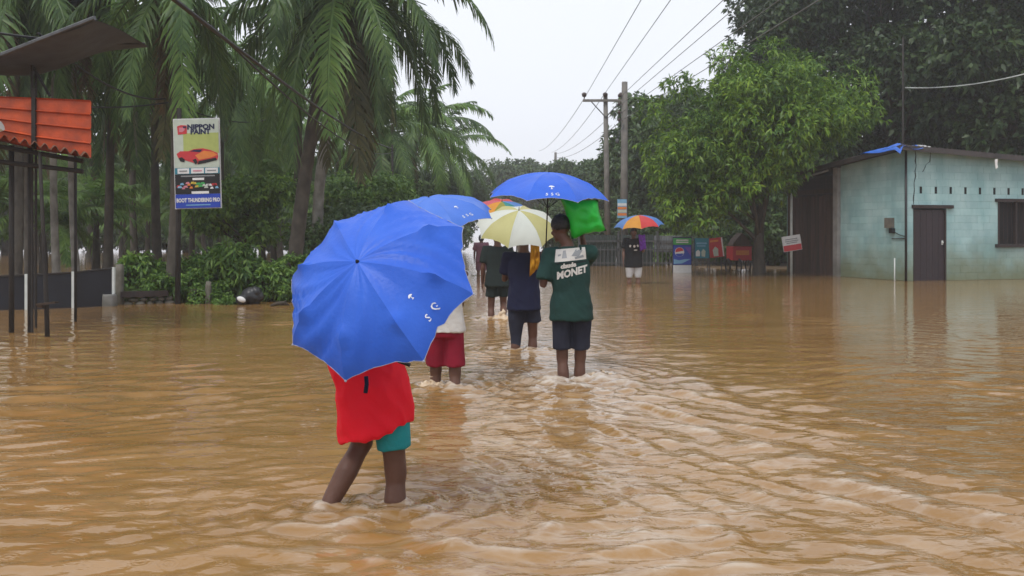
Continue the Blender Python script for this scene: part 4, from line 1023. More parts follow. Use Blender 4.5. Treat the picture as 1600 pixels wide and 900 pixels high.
# dark grey awning sheet over the stall
aw = thing('awning', 'dark grey awning sheet stretched above the orange panel', 'awning', P(50, 80, 13)); aw.location.z = -WD
def aobj(mb, nm, m, smooth=False):
    o = mb.build(nm, m, aw, smooth); o.matrix_parent_inverse = parent_inv(aw); return o
c00, c10, c11, c01 = P(-60, 112, 12.2), P(148, 30, 11.6), P(232, 70, 13.6), P(-60, 116, 14.6)
mb = MB(); v, f = [], []; n = 10
for i in range(n + 1):
    for j in range(n + 1):
        a, b = i / n, j / n; p = c00.lerp(c10, a).lerp(c01.lerp(c11, a), b); p.z += .03 * mnoise.noise(Vector((a * 4, b * 4, 1))); p.z -= .22 * math.sin(math.pi * a) * math.sin(math.pi * b) + .02 * math.sin(a * 9 + b * 5); v.append(p)
k = len(v); v += [p - UP * .012 for p in v]
for i in range(n):
    for j in range(n): q = i * (n + 1) + j; f.append((q, q + 1, q + n + 2, q + n + 1)); f.append((k + q + n + 1, k + q + n + 2, k + q + 1, k + q))
mb.add(v, f); aobj(mb, 'sheet', 'awning_grey', True)
mb = MB(); mb.tube([c00 + UP * .015, c10 + UP * .015], .03, 6); aobj(mb, 'edge_rail', 'steel')
for p in (P(50, 72, 12.6), P(56, 90, 13.2)):
    mb = MB(); mb.tube([Vector((p.x, p.y, -WD)), p], .02, 6); aobj(mb, 'post', 'pole_dark')
mb = MB(); mb.tube([P(52, 105, 12.7), P(78, 150, 12.6)], .02, 6); aobj(mb, 'brace', 'pole_dark')
# black panel fence
fx = [(-70, 487, 436), (42, 484, 431), (115, 481, 427), (178, 478, 420)]
fe = thing('panel_fence', 'low fence of black panels between white posts at the left edge', 'fence', (PX(60, 17), 17, -WD))
def fobj(mb, nm, m):
    o = mb.build(nm, m, fe); o.matrix_parent_inverse = parent_inv(fe); return o
def fpt(q, top): Y = 1950 / (q[1] - HY); return P(q[0], q[2], Y) if top else Vector((PX(q[0], Y), Y, -WD))
for q0, q1 in zip(fx, fx[1:]):
    a, b, c, d = fpt(q0, 0), fpt(q1, 0), fpt(q1, 1), fpt(q0, 1); e = (b - a).normalized() * .02; nrm = Vector((0, .04, 0))
    mb = MB(); mb.loft([[a + e, b - e, c - e, d + e], [a + e + nrm, b - e + nrm, c - e + nrm, d + e + nrm]]); fobj(mb, 'panel', 'fence_black')
    mb = MB(); mb.tube([d + UP * .012, c + UP * .012], .018, 6); fobj(mb, 'top_rail', 'pole_dark')
for q in fx:
    a, b = fpt(q, 0), fpt(q, 1); mb = MB(); mb.box((a + b) / 2 + Vector((0, -.01, .01)), (.045, .05, (b - a).length + .04)); fobj(mb, 'post', 'pvc_white')
# low wall, stumps, bundle, debris
mat('mossy_concrete', (.17, .155, .13), (.085, .085, .06), 5, .9, .7)
mat('black_plastic', (.014, .015, .017), (.03, .032, .036), 5, .35, .4)
def block_thing(name, label, cat, px, py, Y, dims, m, tilt=0):
    mb = MB(); x, y, z = dims; top = P(px, py, Y); rg = random.Random(px)
    rings = []
    for zz, k in ((-WD, 1.05), (top.z * .3, 1.0), (top.z * .8, .97), (top.z, .86)):
        rings.append([Vector((PX(px, Y) + x * k * .5 * math.copysign(abs(math.cos(a)) ** .5, math.cos(a)) + rg.uniform(-.01, .01), Y + y * k * .5 * math.copysign(abs(math.sin(a)) ** .5, math.sin(a)), zz + rg.uniform(-.012, .012))) for a in [i * math.pi / 7 for i in range(14)]])
    mb.loft(rings); o = mb.build(name, m, None, True); return tag(o, label, cat)
block_thing('concrete_block', 'pale rounded concrete block at the right end of the black fence', 'concrete block', 171, 459, 17.2, (.22, .22, 0), 'grey_concrete')
block_thing('fence_post', 'square dark concrete post right of the black fence', 'post', 187, 413, 17.6, (.13, .13, 0), 'mossy_concrete')
block_thing('tree_stump', 'dark stump in the water just right of the poster palm', 'stump', 303, 452, 17.9, (.15, .15, 0), 'bark')
block_thing('concrete_post', 'short grey leaning post between the poster palm and the black bundle', 'post', 326, 440, 17.8, (.10, .10, 0), 'mossy_concrete')
mb = MB(); a, b = P(188, 461, 17.5), P(262, 457, 17.9)
for q in range(1):
    mb.box((a + b) / 2, ((b - a).length, .16, .10), Matrix.Rotation(math.atan2(b.y - a.y, b.x - a.x), 3, 'Z'))
o = mb.build('timber_beam', 'dark_wood'); tag(o, 'dark timber beam lying level between the fence end and the poster palm', 'beam')
wl0 = thing('stone_wall', 'low mossy stone wall under the dark timber beam', 'wall', ((a.x + b.x) / 2, a.y + .1, -WD))
rg = random.Random(12)
for row in range(3):
    x = a.x + .02 + (row % 2) * .07
    while x < b.x - .05:
        w = rg.uniform(.12, .22); u = (x - a.x) / (b.x - a.x)
        mb = MB(); mb.ell((x + w / 2 - wl0.location.x, lerp(a.y, b.y, u) + .10 - wl0.location.y + rg.uniform(-.02, .02), .33 + row * .075), (w * .52, .10, .046), 8, 6); mb.build('stone', 'mossy_concrete', wl0, True); x += w
mb = MB(); c = P(388, 455, 17.6); c.z = .05
rr = random.Random(2)
mb.ell(c + Vector((.05, .1, .10)), (.21, .17, .17), 16, 10); mb.ell(c + Vector((-.12, 0, .04)), (.12, .12, .10), 12, 8); mb.ell(c + Vector((.13, .05, .16)), (.10, .10, .12), 12, 8)
me = remesh(mb, .015, 4, lambda p: .02 * mnoise.noise(p * 9)); o = obj('plastic_bundle', me, 'black_plastic', None, True); tag(o, 'black plastic bundle with a pale patch lying on the bank', 'bundle')
mb = MB(); mb.ell(c + Vector((-.10, -.10, .05)), (.085, .03, .05), 12, 8, Matrix.Rotation(.4, 3, 'Y')); p = mb.build('pale_patch', 'white_paint', o, True)
mb = MB(); c = P(437, 478, 17.2); c.z = .01; mb.tube([c + Vector((-.17, 0, 0)), c + Vector((-.05, .02, .035)), c + Vector((.08, 0, .045)), c + Vector((.17, .01, .01))], [.015, .035, .04, .012], 8); mb.tube([c + Vector((.05, 0, .03)), c + Vector((.12, -.03, .09))], .012, 6); o = mb.build('driftwood', 'bark', None, True); tag(o, 'dark piece of driftwood floating left of the big blue umbrella', 'driftwood')
# ------------------------------------------------------------------ people
mat('skin', (.125, .060, .040), (.098, .046, .031), 9, .5, .12, 60, spec=.3)
mat('skin_mid', (.16, .085, .058), (.13, .066, .045), 9, .45, .12, 60, spec=.5)
mat('hair', (.010, .009, .010), (.016, .014, .014), 30, .5, .6, 90)
mat('eye_white', (.6, .58, .55), None, 5, .3)
mat('lip', (.10, .035, .032), None, 5, .5)
mat('cloth_red', (.82, .010, .028), (.68, .008, .022), 3, .75, .25, 40, spec=.2)
mat('cloth_teal', (.022, .29, .30), (.016, .22, .24), 4, .75, .25, 40, spec=.2)
mat('cloth_navy', (.014, .018, .050), (.010, .012, .034), 4, .8, .25, 40, spec=.2)
mat('cloth_maroon', (.27, .012, .032), (.20, .009, .025), 4, .8, .25, 40, spec=.2)
mat('cloth_white', (.62, .60, .56), (.52, .50, .47), 4, .8, .25, 40, spec=.2)
mat('cloth_green', (.016, .050, .043), (.012, .037, .033), 3, .85, .25, 40, spec=.2)
mat('cloth_denim', (.030, .034, .054), (.020, .022, .036), 7, .85, .3, 60, spec=.2)
mat('cloth_black', (.012, .013, .015), (.018, .020, .022), 4, .85, .25, 40, spec=.2)
mat('cloth_bottle', (.020, .030, .028), (.014, .022, .022), 4, .85, .25, 40, spec=.2)
mat('cloth_grey', (.50, .50, .50), (.42, .42, .43), 4, .85, .25, 40, spec=.2)
mat('cloth_mauve', (.22, .10, .13), (.15, .07, .10), 4, .85, .25, 40, spec=.2)
mat('cloth_ochre', (.50, .24, .015), (.40, .18, .012), 5, .8, .3, 40, spec=.2)
mat('cloth_purple', (.18, .05, .40), (.12, .035, .28), 5, .8, .3, 40, spec=.2)
mat('bag_green', (.05, .78, .10), (.03, .66, .08), 4, .28, .35, 14, spec=.5, transl=.5)
mat('trouser_black', (.012, .011, .012), None, 4, .8)

def V3(*a): return Vector(a)
def hand(mb, w, d, nrm, curl, s=1.0, left=False):
    """palm, four unequal fingers with knuckle bends and a thumb leaving the side of the palm"""
    d = Vector(d).normalized(); nrm = Vector(nrm); nrm = (nrm - d * nrm.dot(d)).normalized(); x = d.cross(nrm) * (-1 if left else 1)
    w = Vector(w)
    rot = Matrix((x, d, nrm)).transposed()
    mb.ell(w + d * .045 * s, (.040 * s, .055 * s, .017 * s), 12, 8, rot)
    for i, (ox, ln) in enumerate(((-.030, .066), (-.010, .076), (.010, .071), (.029, .056))):
        p = w + d * .085 * s + x * ox * s; dd = d.copy(); pts = [p - d * .02 * s, p]; a = curl
        for q in range(3):
            dd = (Quaternion(x, a * (1 if not left else -1) * -1) @ dd) if False else (dd * math.cos(a) + nrm * math.sin(a)).normalized()
            nrm2 = nrm
            p = p + dd * ln * s * (.45, .32, .26)[q]; pts.append(p.copy())
            a = curl * .95 if q else curl
            nn = (nrm - dd * nrm.dot(dd))
            dd = (dd * math.cos(a) + (x.cross(dd) if x.cross(dd).dot(nrm if q == 0 else -d) > 0 else -x.cross(dd)) * math.sin(a)).normalized() if curl > .5 else dd
        mb.tube(pts, [.0095 * s, .0095 * s, .009 * s, .0085 * s, .007 * s], 7)
    p = w + d * .022 * s - x * .030 * s
    mb.tube([p, p - x * .026 * s + d * .026 * s + nrm * .012 * s, p - x * .026 * s + d * .054 * s + nrm * (.02 + .016 * curl) * s], [.012 * s, .0105 * s, .008 * s], 7)

def ring(c, rx, ry, n=20, rot=0.0, p=2.4):
    out = []
    for i in range(n):
        a = 2 * math.pi * i / n; ca, sa_ = math.cos(a), math.sin(a)
        x = rx * math.copysign(abs(ca) ** (2 / p), ca); y = ry * math.copysign(abs(sa_) ** (2 / p), sa_)
        out.append(Vector((c[0] + x * math.cos(rot) - y * math.sin(rot), c[1] + x * math.sin(rot) + y * math.cos(rot), c[2])))
    return out

def person(label, x, y, rotz, J, shirt=None, shorts=None, skin='skin', k=1.0, voxel=.011, hair_long=0.0, group=None, twist=0.0):
    """J: joints in metres from the feet, x right, y forward. One skin for the body; clothes and hair are children."""
    t = thing('person', label, 'person', (x, y, -WD), rotz, group)
    g = lambda n: Vector(J[n])
    pel, che, nek, hd = g('pelvis'), g('chest'), g('neck'), g('head')
    mb = MB()
    def sp(u):                                   # spine: 0 pelvis, .6 chest, 1 neck
        return pel.lerp(che, u / .6) if u < .6 else che.lerp(nek, (u - .6) / .4)
    rr = [(-.12, .115, .085), (-.02, .150 * k, .108), (.12, .150 * k, .108), (.32, .132 * k, .098), (.55, .160 * k, .112), (.78, .172 * k, .105), (.92, .13 * k, .08), (1.0, .065, .062)]
    mb.loft([ring(sp(max(u, 0)) + V3(0, 0, min(u, 0) * .5), rx, ry, 20, twist * max(u, 0)) for u, rx, ry in rr])
    # neck and head
    face = J.get('face', 0.0); tilt = J.get('tilt', 0.0)
    HR = Matrix.Rotation(face, 3, 'Z') @ Matrix.Rotation(tilt, 3, 'X')
    mb.tube([nek - V3(0, 0, .06), nek + V3(0, 0, .02), hd - HR @ V3(0, .0, .04)], [.066, .055, .054], 12)
    mb.ell(hd + HR @ V3(0, -.012, .028), (.076, .094, .088), 20, 14, HR); mb.ell(hd + HR @ V3(0, .022, -.045), (.056, .066, .072), 16, 12, HR); mb.ell(hd + HR @ V3(0, .075, -.088), (.026, .022, .020), 10, 8, HR)
    mb.tube([hd + HR @ V3(0, .082, .022), hd + HR @ V3(0, .105, -.022), hd + HR @ V3(0, .088, -.034)], [.009, .016, .012], 8)
    for s in (-1, 1):
        mb.ell(hd + HR @ V3(s * .076, -.008, -.006), (.012, .020, .032), 10, 8, HR @ Matrix.Rotation(s * -.35, 3, 'Z')); mb.ell(hd + HR @ V3(s * .034, .076, .030), (.026, .014, .010), 8, 6, HR)
        mb.ell(hd + HR @ V3(s * .042, .06, -.03), (.024, .024, .022), 8, 6, HR)
    mb.ell(hd + HR @ V3(0, .088, -.056), (.026, .012, .010), 8, 6, HR)
    for S, sg in (('L', -1), ('R', 1)):
        hip, kn, an = g('hip' + S), g('knee' + S), g('ankle' + S)
        mb.tube([hip + V3(0, 0, .03), hip.lerp(kn, .35), hip.lerp(kn, .75), kn, kn.lerp(an, .12), kn.lerp(an, .32) - V3(0, .010, 0), kn.lerp(an, .6), kn.lerp(an, .88), an], [.088 * k, .082 * k, .062 * k, .055, .048, .061 * k, .047, .034, .037], 14)
        fd = V3(sg * .18, 1, 0).normalized()
        mb.tube([an + V3(0, 0, -.015) - fd * .045, an + fd * .02 + V3(0, 0, -.03), an + fd * .11 + V3(0, 0, -.052), an + fd * .19 + V3(0, 0, -.062)], [.032, .040, .036, .018], 10)
        sh, el, wr = g('sh' + S), g('el' + S), g('wr' + S)
        mb.ell(sh, (.058 * k, .058, .058), 12, 8)
        mb.tube([sh.lerp(nek, .3) - V3(0, 0, .03), sh, sh.lerp(el, .3), sh.lerp(el, .8), el, el.lerp(wr, .25), el.lerp(wr, .8), wr], [.055, .054 * k, .048 * k, .040 * k, .038, .040 * k, .028, .025], 12)
        hdv = Vector(J.get('hd' + S, wr - el)); hn = Vector(J.get('hn' + S, (-sg, 0, 0)))
        hand(mb, wr, hdv, hn, J.get('curl' + S, .35), 1.0, S == 'L')
    me = remesh(mb, min(voxel, .0095) if voxel < .012 else voxel, 4); body = obj('body', me, skin, t, True)
    for s in (-1, 1):
        e = MB().ell(hd + HR @ V3(s * .034, .088, .016), (.012, .008, .006), 8, 6, HR).build('eye', 'eye_white', body, True)
        MB().ell(hd + HR @ V3(s * .034, .0945, .016), (.005, .003, .005), 8, 6, HR).build('iris', 'hair', body, True)
    MB().ell(hd + HR @ V3(0, .098, -.056), (.024, .006, .007), 10, 6, HR).build('mouth', 'lip', body, True)
    # hair cap
    h = MB(); v, f = [], []; n, m = 22, 14; rn = random.Random(int(x * 100))
    for i in range(m + 1):
        th = math.pi * .70 * i / m
        for j in range(n):
            w = 2 * math.pi * j / n; fx = math.sin(w)
            lim = 1.0 if fx < -.1 else lerp(1.0, .60, min(1, (fx + .1) / .9))
            tt = th * lim; r = 1.0 + .035 * mnoise.noise(V3(math.cos(w) * 3 + x, fx * 3, i * .5)) - (.10 if i == m else 0)
            v.append(hd + HR @ V3(.086 * r * math.sin(tt) * math.cos(w), -.014 + .105 * r * math.sin(tt) * fx, .030 + .101 * r * math.cos(tt) - hair_long * max(0, i / m - .6) * (fx < .3)))
    for i in range(m):
        for j in range(n): f.append((i * n + j, (i + 1) * n + j, (i + 1) * n + (j + 1) % n, i * n + (j + 1) % n))
    h.add(v, f); h.build('hair', 'hair', t, True)
    out = {'t': t, 'body': body}
    if shirt:
        mb = MB(); hem = Vector(shirt['hem']); hw = shirt.get('hw', (.2, .15)); b = shirt.get('ease', 1.0); tl = shirt.get('tilt', 0.0)
        ks = .06
        rs = []
        hr = ring(hem, hw[0], hw[1], 28, twist * .0)
        for p in hr: p.z += tl * (p.x - hem.x)
        rs.append(hr)
        for u, rx, ry in ((.05, .165, .125), (.25, .170, .126), (.5, .178, .130), (.75, .190, .122), (.90, .150, .092), (.985, .075, .072)):
            c = sp(u)
            if u == .05:
                c = sp(.05); rx = max(rx, hw[0] * .93) / (k * b); ry = max(ry, hw[1] * .93) / b
            r_ = ring(c, rx * k * b, ry * b, 28, twist * u)
            if u == .05:
                for p in r_: p.z += tl * .5 * (p.x - c.x)
            rs.append(r_)
        mb.loft(rs)
        for S, sg in (('L', -1), ('R', 1)):
            sh, el, wr = g('sh' + S), g('el' + S), g('wr' + S); q = shirt.get('sleeve', .72)
            pts = [sh.lerp(nek, .45) - V3(0, 0, .03), sh, sh.lerp(el, .35), sh.lerp(el, min(q, 1.0))]; rad = [.070, .074 * k, .074 * k, .078 * k]
            if q > 1: pts += [el.lerp(wr, .5), el.lerp(wr, .93)]; rad += [.060, .050]
            mb.tube(pts, rad, 14)
        wa = shirt.get('wr', .010)
        def wrk(p): return wa * (mnoise.noise(V3(p.x * 9, p.y * 9, p.z * 3.2) + V3(x, y, 0)) + .6 * mnoise.noise(V3(p.x * 6 + p.z * 7, p.y * 10, p.z * 9 - p.x * 5)) + .38 * (1 - 2 * abs(mnoise.noise(V3(p.x * 15 + p.z * 6 + y, p.y * 15, p.z * 6 - p.x * 4))))) + .003
        me = remesh(mb, voxel, 5, wrk); out['shirt'] = obj('shirt', me, shirt['m'], t, True)
    if shorts:
        mb = MB(); ln = shorts['len']; fl = shorts.get('flare', .098)
        mb.loft([ring(pel + V3(0, 0, -.10), .150 * k, .114, 22), ring(pel, .152 * k, .116, 22), ring(pel + V3(0, 0, .06), .140 * k, .105, 22)])
        for S in ('L', 'R'):
            hip, kn, an = g('hip' + S), g('knee' + S), g('ankle' + S)
            L1 = (kn - hip).length; pts = [hip + V3(0, 0, .02), hip.lerp(kn, .5)]; rad = [.104 * k, .100 * k]
            lx = ln[0 if S == 'L' else 1] if hasattr(ln, '__len__') else ln
            if lx <= 1: pts = [hip + V3(0, 0, .02), hip.lerp(kn, lx * .5), hip.lerp(kn, lx)]; rad = [.098 * k, .096 * k, fl * k]
            else: pts += [kn, kn.lerp(an, lx - 1)]; rad += [.068 * k, .054 * k]
            mb.tube(pts, rad, 18)
        me = remesh(mb, voxel, 4, lambda p: .007 * mnoise.noise(V3(p.x * 10, p.y * 10, p.z * 5) + V3(y, x, 0)) + .002); out['shorts'] = obj('shorts' if not shorts.get('name') else shorts['name'], me, shorts['m'], t, True)
    return out

def pose(s=1.0, **kw):
    J = dict(pelvis=(0, 0, .94), chest=(0, .01, 1.24), neck=(0, .0, 1.44), head=(0, .025, 1.575),
             hipL=(-.088, 0, .88), hipR=(.088, 0, .88), kneeL=(-.095, .03, .49), kneeR=(.095, .03, .49), ankleL=(-.10, -.02, .085), ankleR=(.10, -.02, .085),
             shL=(-.185, 0, 1.39), shR=(.185, 0, 1.39), elL=(-.23, -.02, 1.10), elR=(.23, -.02, 1.10), wrL=(-.24, .06, .86), wrR=(.24, .06, .86))
    J = {a: tuple(q * s for q in b) for a, b in J.items()}
    J.update(kw); return J
def mark(x, y, rotz, J, s=1.0, dz=0.0):
    for S in ('L', 'R'):
        kn, an = Vector(J['knee' + S]), Vector(J['ankle' + S]); u = (kn.z - WD) / max(1e-6, kn.z - an.z)
        if not 0 < u < 1.2: continue
        p = Matrix.Rotation(rotz, 3, 'Z') @ kn.lerp(an, u); leg_mark(x + p.x, y + p.y, s)

# ------------------------------------------------------------------ umbrellas
mat('umbrella_blue', (.038, .145, .69), (.028, .115, .60), 5, .42, .12, 60, transl=.12, spec=.3)
mat('umbrella_blue_backlit', (.085, .22, .74), (.07, .19, .68), 5, .45, .12, 60, transl=.2, spec=.3)  # same blue cloth, lightened: backlight is put into the colour
mat('umbrella_white', (.74, .78, .72), (.68, .73, .67), 4, .5, .1, 60, transl=.35)
mat('umbrella_yellow', (.60, .58, .26), (.54, .52, .22), 4, .5, .1, 60, transl=.35)
mat('umbrella_orange', (.75, .34, .04), (.66, .28, .035), 4, .5, .1, 60, transl=.35)
mat('umbrella_red', (.66, .06, .06), (.56, .05, .05), 4, .5, .1, 60, transl=.3)
mat('umbrella_pink', (.66, .14, .18), (.58, .12, .16), 4, .5, .1, 60, transl=.35)
mat('umbrella_teal', (.05, .30, .28), (.04, .26, .25), 4, .5, .1, 60, transl=.35)
mat('umbrella_sky', (.12, .28, .66), (.10, .24, .6), 4, .5, .1, 60, transl=.35)
mat('umbrella_olive', (.34, .34, .06), (.30, .30, .06), 4, .5, .1, 60, transl=.35)
mat('piping', (.36, .38, .48), None, 4, .6)
mat('umbrella_metal', (.02, .02, .022), None, 4, .35, metal=.5)
mat('print_white', (.78, .82, .88), None, 4, .6)

def umbrella(label, centre, axis, Rr, depth, rot, cols, shaft, n=8, piping=None, wrinkle=.0, prints=(), tip=.045, th=1.25, jit=0.0):
    """centre of the rim plane, axis towards the ferrule; panels, ribs, stretchers, shaft and handle as parts"""
    a = Vector(axis).normalized(); u = a.cross(UP).normalized(); v = a.cross(u); c0 = Vector(centre)
    t = thing('umbrella', label, 'umbrella', c0)
    jr = random.Random(int(Rr * 1e4)); jl = [1 + jr.uniform(-jit, jit) for _ in range(n)]; jz = [jr.uniform(-jit, jit) * .5 * Rr for _ in range(n)]
    def ribp(i, q):
        i %= n; an = rot + 2 * math.pi * i / n; r = Rr * jl[i] * math.sin(q * th) / math.sin(th); z = depth - depth * (1 - math.cos(q * th)) / (1 - math.cos(th)) + jz[i] * q * q
        return u * (r * math.cos(an)) + v * (r * math.sin(an)) + a * z
    def pan(i, q, w):
        """point on panel i at q from apex (0) to rim (1), w across (0..1)"""
        qq = q * (1 - .075 * 4 * w * (1 - w) * q)
        p = ribp(i, qq).lerp(ribp(i + 1, qq), w)
        b = 4 * w * (1 - w)
        p = p - a * (b * .020 * Rr * math.sin(math.pi * min(1, q)) * 1.2) + a * 0
        if wrinkle: p = p + a * (wrinkle * .10 * q * (1 - q * .3) * math.sin(w * 23 + i * 2 + q * 4 + 3 * math.sin(q * 5 + i)) * (b ** .5)) * (.5 + mnoise.noise(V3(w * 4, q * 4, i))) + a * (wrinkle * .9 * math.exp(-((q - .60) / .05) ** 2) * (1 - b) ** 2) + a * (wrinkle * b * q * mnoise.noise(V3(i * 3.1 + w * 3 + q * 2, q * 5 + w * 6, i)))
        return p
    for i in range(n):
        mb = MB(); N, M = 16, 12; vv, ff = [], []
        for q in range(N + 1):
            for w in range(M + 1): vv.append(pan(i, max(.01, q / N), w / M))
        for q in range(N):
            for w in range(M): k = q * (M + 1) + w; ff.append((k, k + 1, k + M + 2, k + M + 1))
        mb.add(vv, ff); o = mb.build('panel', cols[i % len(cols)], t, True)
        for (pi, fn) in prints:
            if pi == i: fn(o, lambda q, w, i=i: pan(i, q, w), a)
        mb = MB(); mb.tube([ribp(i, q / 10) - a * .006 for q in range(11)] , .0028, 5); rb = mb.build('rib', 'umbrella_metal', t)
        mb = MB(); mb.tube([a * (depth - .26 * Rr / .45), ribp(i, .52) - a * .008], .0025, 5); mb.build('stretcher', 'umbrella_metal', rb)
        mb = MB(); mb.ell(ribp(i, 1.0), .006, 8, 6); mb.build('rib_tip', 'piping', t)
        if piping:
            mb = MB(); mb.tube([pan(i, 1.0, w / 10) for w in range(11)], .0016, 5); mb.build('hem_piping', piping, t)
    mb = MB(); mb.tube([a * (depth + tip), a * (depth - .02), a * (depth - shaft)], [.003, .006, .006], 8); sh = mb.build('shaft', 'umbrella_metal', t, True)
    mb = MB(); mb.tube([a * (depth - .004), a * (depth + .010)], [.011, .005], 10); mb.build('ferrule', 'umbrella_metal', sh, True)
    e = a * (depth - shaft); mb = MB(); mb.tube([e + a * .06, e + a * .02, e - a * .05], [.010, .014, .015], 10); mb.build('handle', 'umbrella_metal', sh, True)
    return t, c0 + a * (depth - shaft), a
def emblem_print(q0, size, txt, q1, tsize, gap=None, emblem=True):
    """white printed emblem (a domed tree over a stem) and letters, laid on the cloth with their tops towards the apex"""
    def fn(o, pan, a):
        def mapv(x, y, qc):      # x along the rim in metres, y towards the apex
            wid = (pan(qc, 1) - pan(qc, 0)).length; ln = (pan(1, .5) - pan(0.02, .5)).length
            w = .5 + x / wid; q = qc - y / ln
            p = pan(q, w); e = .01; nn = (pan(q + e, w) - p).cross(pan(q, w + e) - p).normalized()
            if nn.dot(a) < 0: nn = -nn
            return p + nn * .0022
        if emblem:
            s = size; mb = MB()
            dome = [(s * .62 * math.cos(R(d)), s * (.18 + .55 * math.sin(R(d)))) for d in range(0, 181, 15)]
            pts = [mapv(x, y, q0) for x, y in dome]; mb.add(pts, [tuple(range(len(pts)))])
            st_ = [mapv(x * s, y * s, q0) for x, y in ((-.12, .16), (.12, .16), (.07, -.3), (.3, -.55), (-.3, -.55), (-.07, -.3))]; mb.add(st_, [(0, 1, 2, 3, 4, 5)])
            m = mb.build('emblem', 'print_white', o); m.matrix_parent_inverse = Matrix()
        for ch, dx in txt:
            vs, fs = text_geo(ch, tsize, .0006); mb = MB(); mb.add([mapv(x + dx, y, q1) for x, y, z in vs], fs); mb.build('lettering', 'print_white', o)
    return fn

# 1 the person in the red shirt under the big tilted umbrella
x, y = -.655, 4.63
J = pose(.95, pelvis=(-.008, .0, .87), chest=(-.125, .06, 1.15), neck=(-.15, .12, 1.335), head=(-.155, .17, 1.465), hipL=(-.07, 0, .83), hipR=(.062, 0, .83),
         kneeL=(-.088, .07, .575), ankleL=(-.275, -.10, .22), kneeR=(.092, .02, .46), ankleR=(.088, -.01, .07),
         shL=(-.32, .07, 1.28), shR=(.04, .07, 1.29), elL=(-.27, .26, 1.06), wrL=(-.12, .36, 1.05), elR=(.20, .12, 1.04), wrR=(.182, .05, 1.13), hdR=(0, -.2, .9), hnR=(-1, 0, 0), curlR=1.3, tilt=-.15)
J['kneeL'] = (-.082, .09, .59)
person('wading person in a red shirt and teal shorts hidden under the largest blue umbrella', x, y, 0, J, dict(m='cloth_red', hem=(.0, .01, .665), hw=(.172, .150), ease=1.12, tilt=.32, sleeve=.8, wr=.019), dict(m='cloth_teal', len=(.42, .66), flare=.090), voxel=.0095, k=.9)
mark(x, y, 0, J, 1.0)
A1 = Vector((-.29662574, -.78964256, .53710129)); C1 = Vector((-.607, 4.35, 1.0596))
u1, _h, _a = umbrella('largest blue umbrella tilted towards the viewer with white letters near its rim', C1, A1, .462, .221, -.051, ['umbrella_blue'], .66, 8, 'piping', .042,
         [(3, emblem_print(.56, .020, [('S', -.028), ('G', .028)], .82, .052))], jit=.04, tip=.012)

for nm, pts, r, m in (('closing_strap', [(572, 588), (573, 600), (571, 614)], .010, 'cloth_navy'), ('clasp', [(622, 564), (634, 568), (641, 571)], .009, 'umbrella_metal')):
    mb = MB(); mb.tube([P(px, py, 4.36) - C1 for px, py in pts], r, 8); mb.build(nm, m, u1, True)

# 2 maroon shorts
x, y = -.57, 8.15
J = pose(.90, wrR=(.02, .27, 1.12), elR=(.12, .20, 1.0), curlR=1.3, hdR=(0, .1, 1), hnR=(-1, 0, 0), kneeL=(-.085, .10, .45), ankleL=(-.09, .12, .10), kneeR=(.085, .02, .44), ankleR=(.085, -.05, .08))
person('wading person in maroon shorts and white shirt behind the largest umbrella', x, y, 0, J, dict(m='cloth_white', hem=(0, 0, .79), hw=(.175, .135), ease=1.0), dict(m='cloth_maroon', len=.84, flare=.108), k=.84, voxel=.012)
mark(x, y, 0, J, 1.2)
umbrella('blue umbrella with white print rising behind the largest umbrella', P(676, 347, 8.25), (-.14, -.22, 1), .55, .22, .2, ['umbrella_blue_backlit'], .66, 8, 'piping', .01,
         [(k, emblem_print(.55, .03, [('S', -.045), ('S', .0), ('G', .045)], .83, .05)) for k in (3, 7)])

# 3 the man in the green shirt
x, y = .535, 8.6
J = pose(1.03, head=(-.10, .05, 1.665), neck=(-.035, .01, 1.50), chest=(-.015, .01, 1.28), face=R(28), tilt=-.18, shL=(-.205, .02, 1.445), shR=(.175, .0, 1.455), elL=(-.255, -.04, 1.165), wrL=(-.255, .17, 1.38), hdL=(.0, .25, 1), hnL=(1, 0, 0), curlL=1.3,
         elR=(.15, .28, 1.37), wrR=(.11, .24, 1.60), hdR=(-.3, -.1, 1), hnR=(0, -1, 0), curlR=.5, kneeL=(-.082, .06, .50), ankleL=(-.06, -.03, .09), kneeR=(.082, .09, .50), ankleR=(.066, .10, .09))
gm = person('man in a dark green printed shirt and dark shorts carrying a green bag', x, y, 0, J, dict(m='cloth_green', hem=(.0, 0, .85), hw=(.195, .15), ease=1.04, tilt=.0, sleeve=.85, wr=.015), dict(m='cloth_denim', len=.78, flare=.096), k=.88, voxel=.0105)
mark(x, y, 0, J, 1.3)
# the print on his back, wrapped on the shirt
sm = gm['shirt'].data; bvh = BVHTree.FromPolygons([v.co.copy() for v in sm.vertices], [tuple(p.vertices) for p in sm.polygons])
def on_back(lx, lz, lift=.004):
    hit = bvh.ray_cast(V3(lx, -.6, lz), V3(0, 1, 0)); return (hit[0] + V3(0, -lift, 0)) if hit[0] else V3(lx, -.14, lz)
def shirt_px(px, py): return ((px - 800) / F * 8.48 - x, CZ + (HY - py) / F * 8.48 + WD)
def back_patch(name, m, quad, lift, nu=10, nv=8):
    mb = MB(); v, f = [], []; q = [shirt_px(*p) for p in quad]
    for i in range(nu + 1):
        for j in range(nv + 1):
            a, b = i / nu, j / nv; top = (lerp(q[0][0], q[1][0], a), lerp(q[0][1], q[1][1], a)); bot = (lerp(q[3][0], q[2][0], a), lerp(q[3][1], q[2][1], a)); v.append(on_back(lerp(top[0], bot[0], b), lerp(top[1], bot[1], b), lift))
    for i in range(nu):
        for j in range(nv): k = i * (nv + 1) + j; f.append((k, k + 1, k + nv + 2, k + nv + 1))
    mb.add(v, f); return mb.build(name, m, gm['shirt'], True)
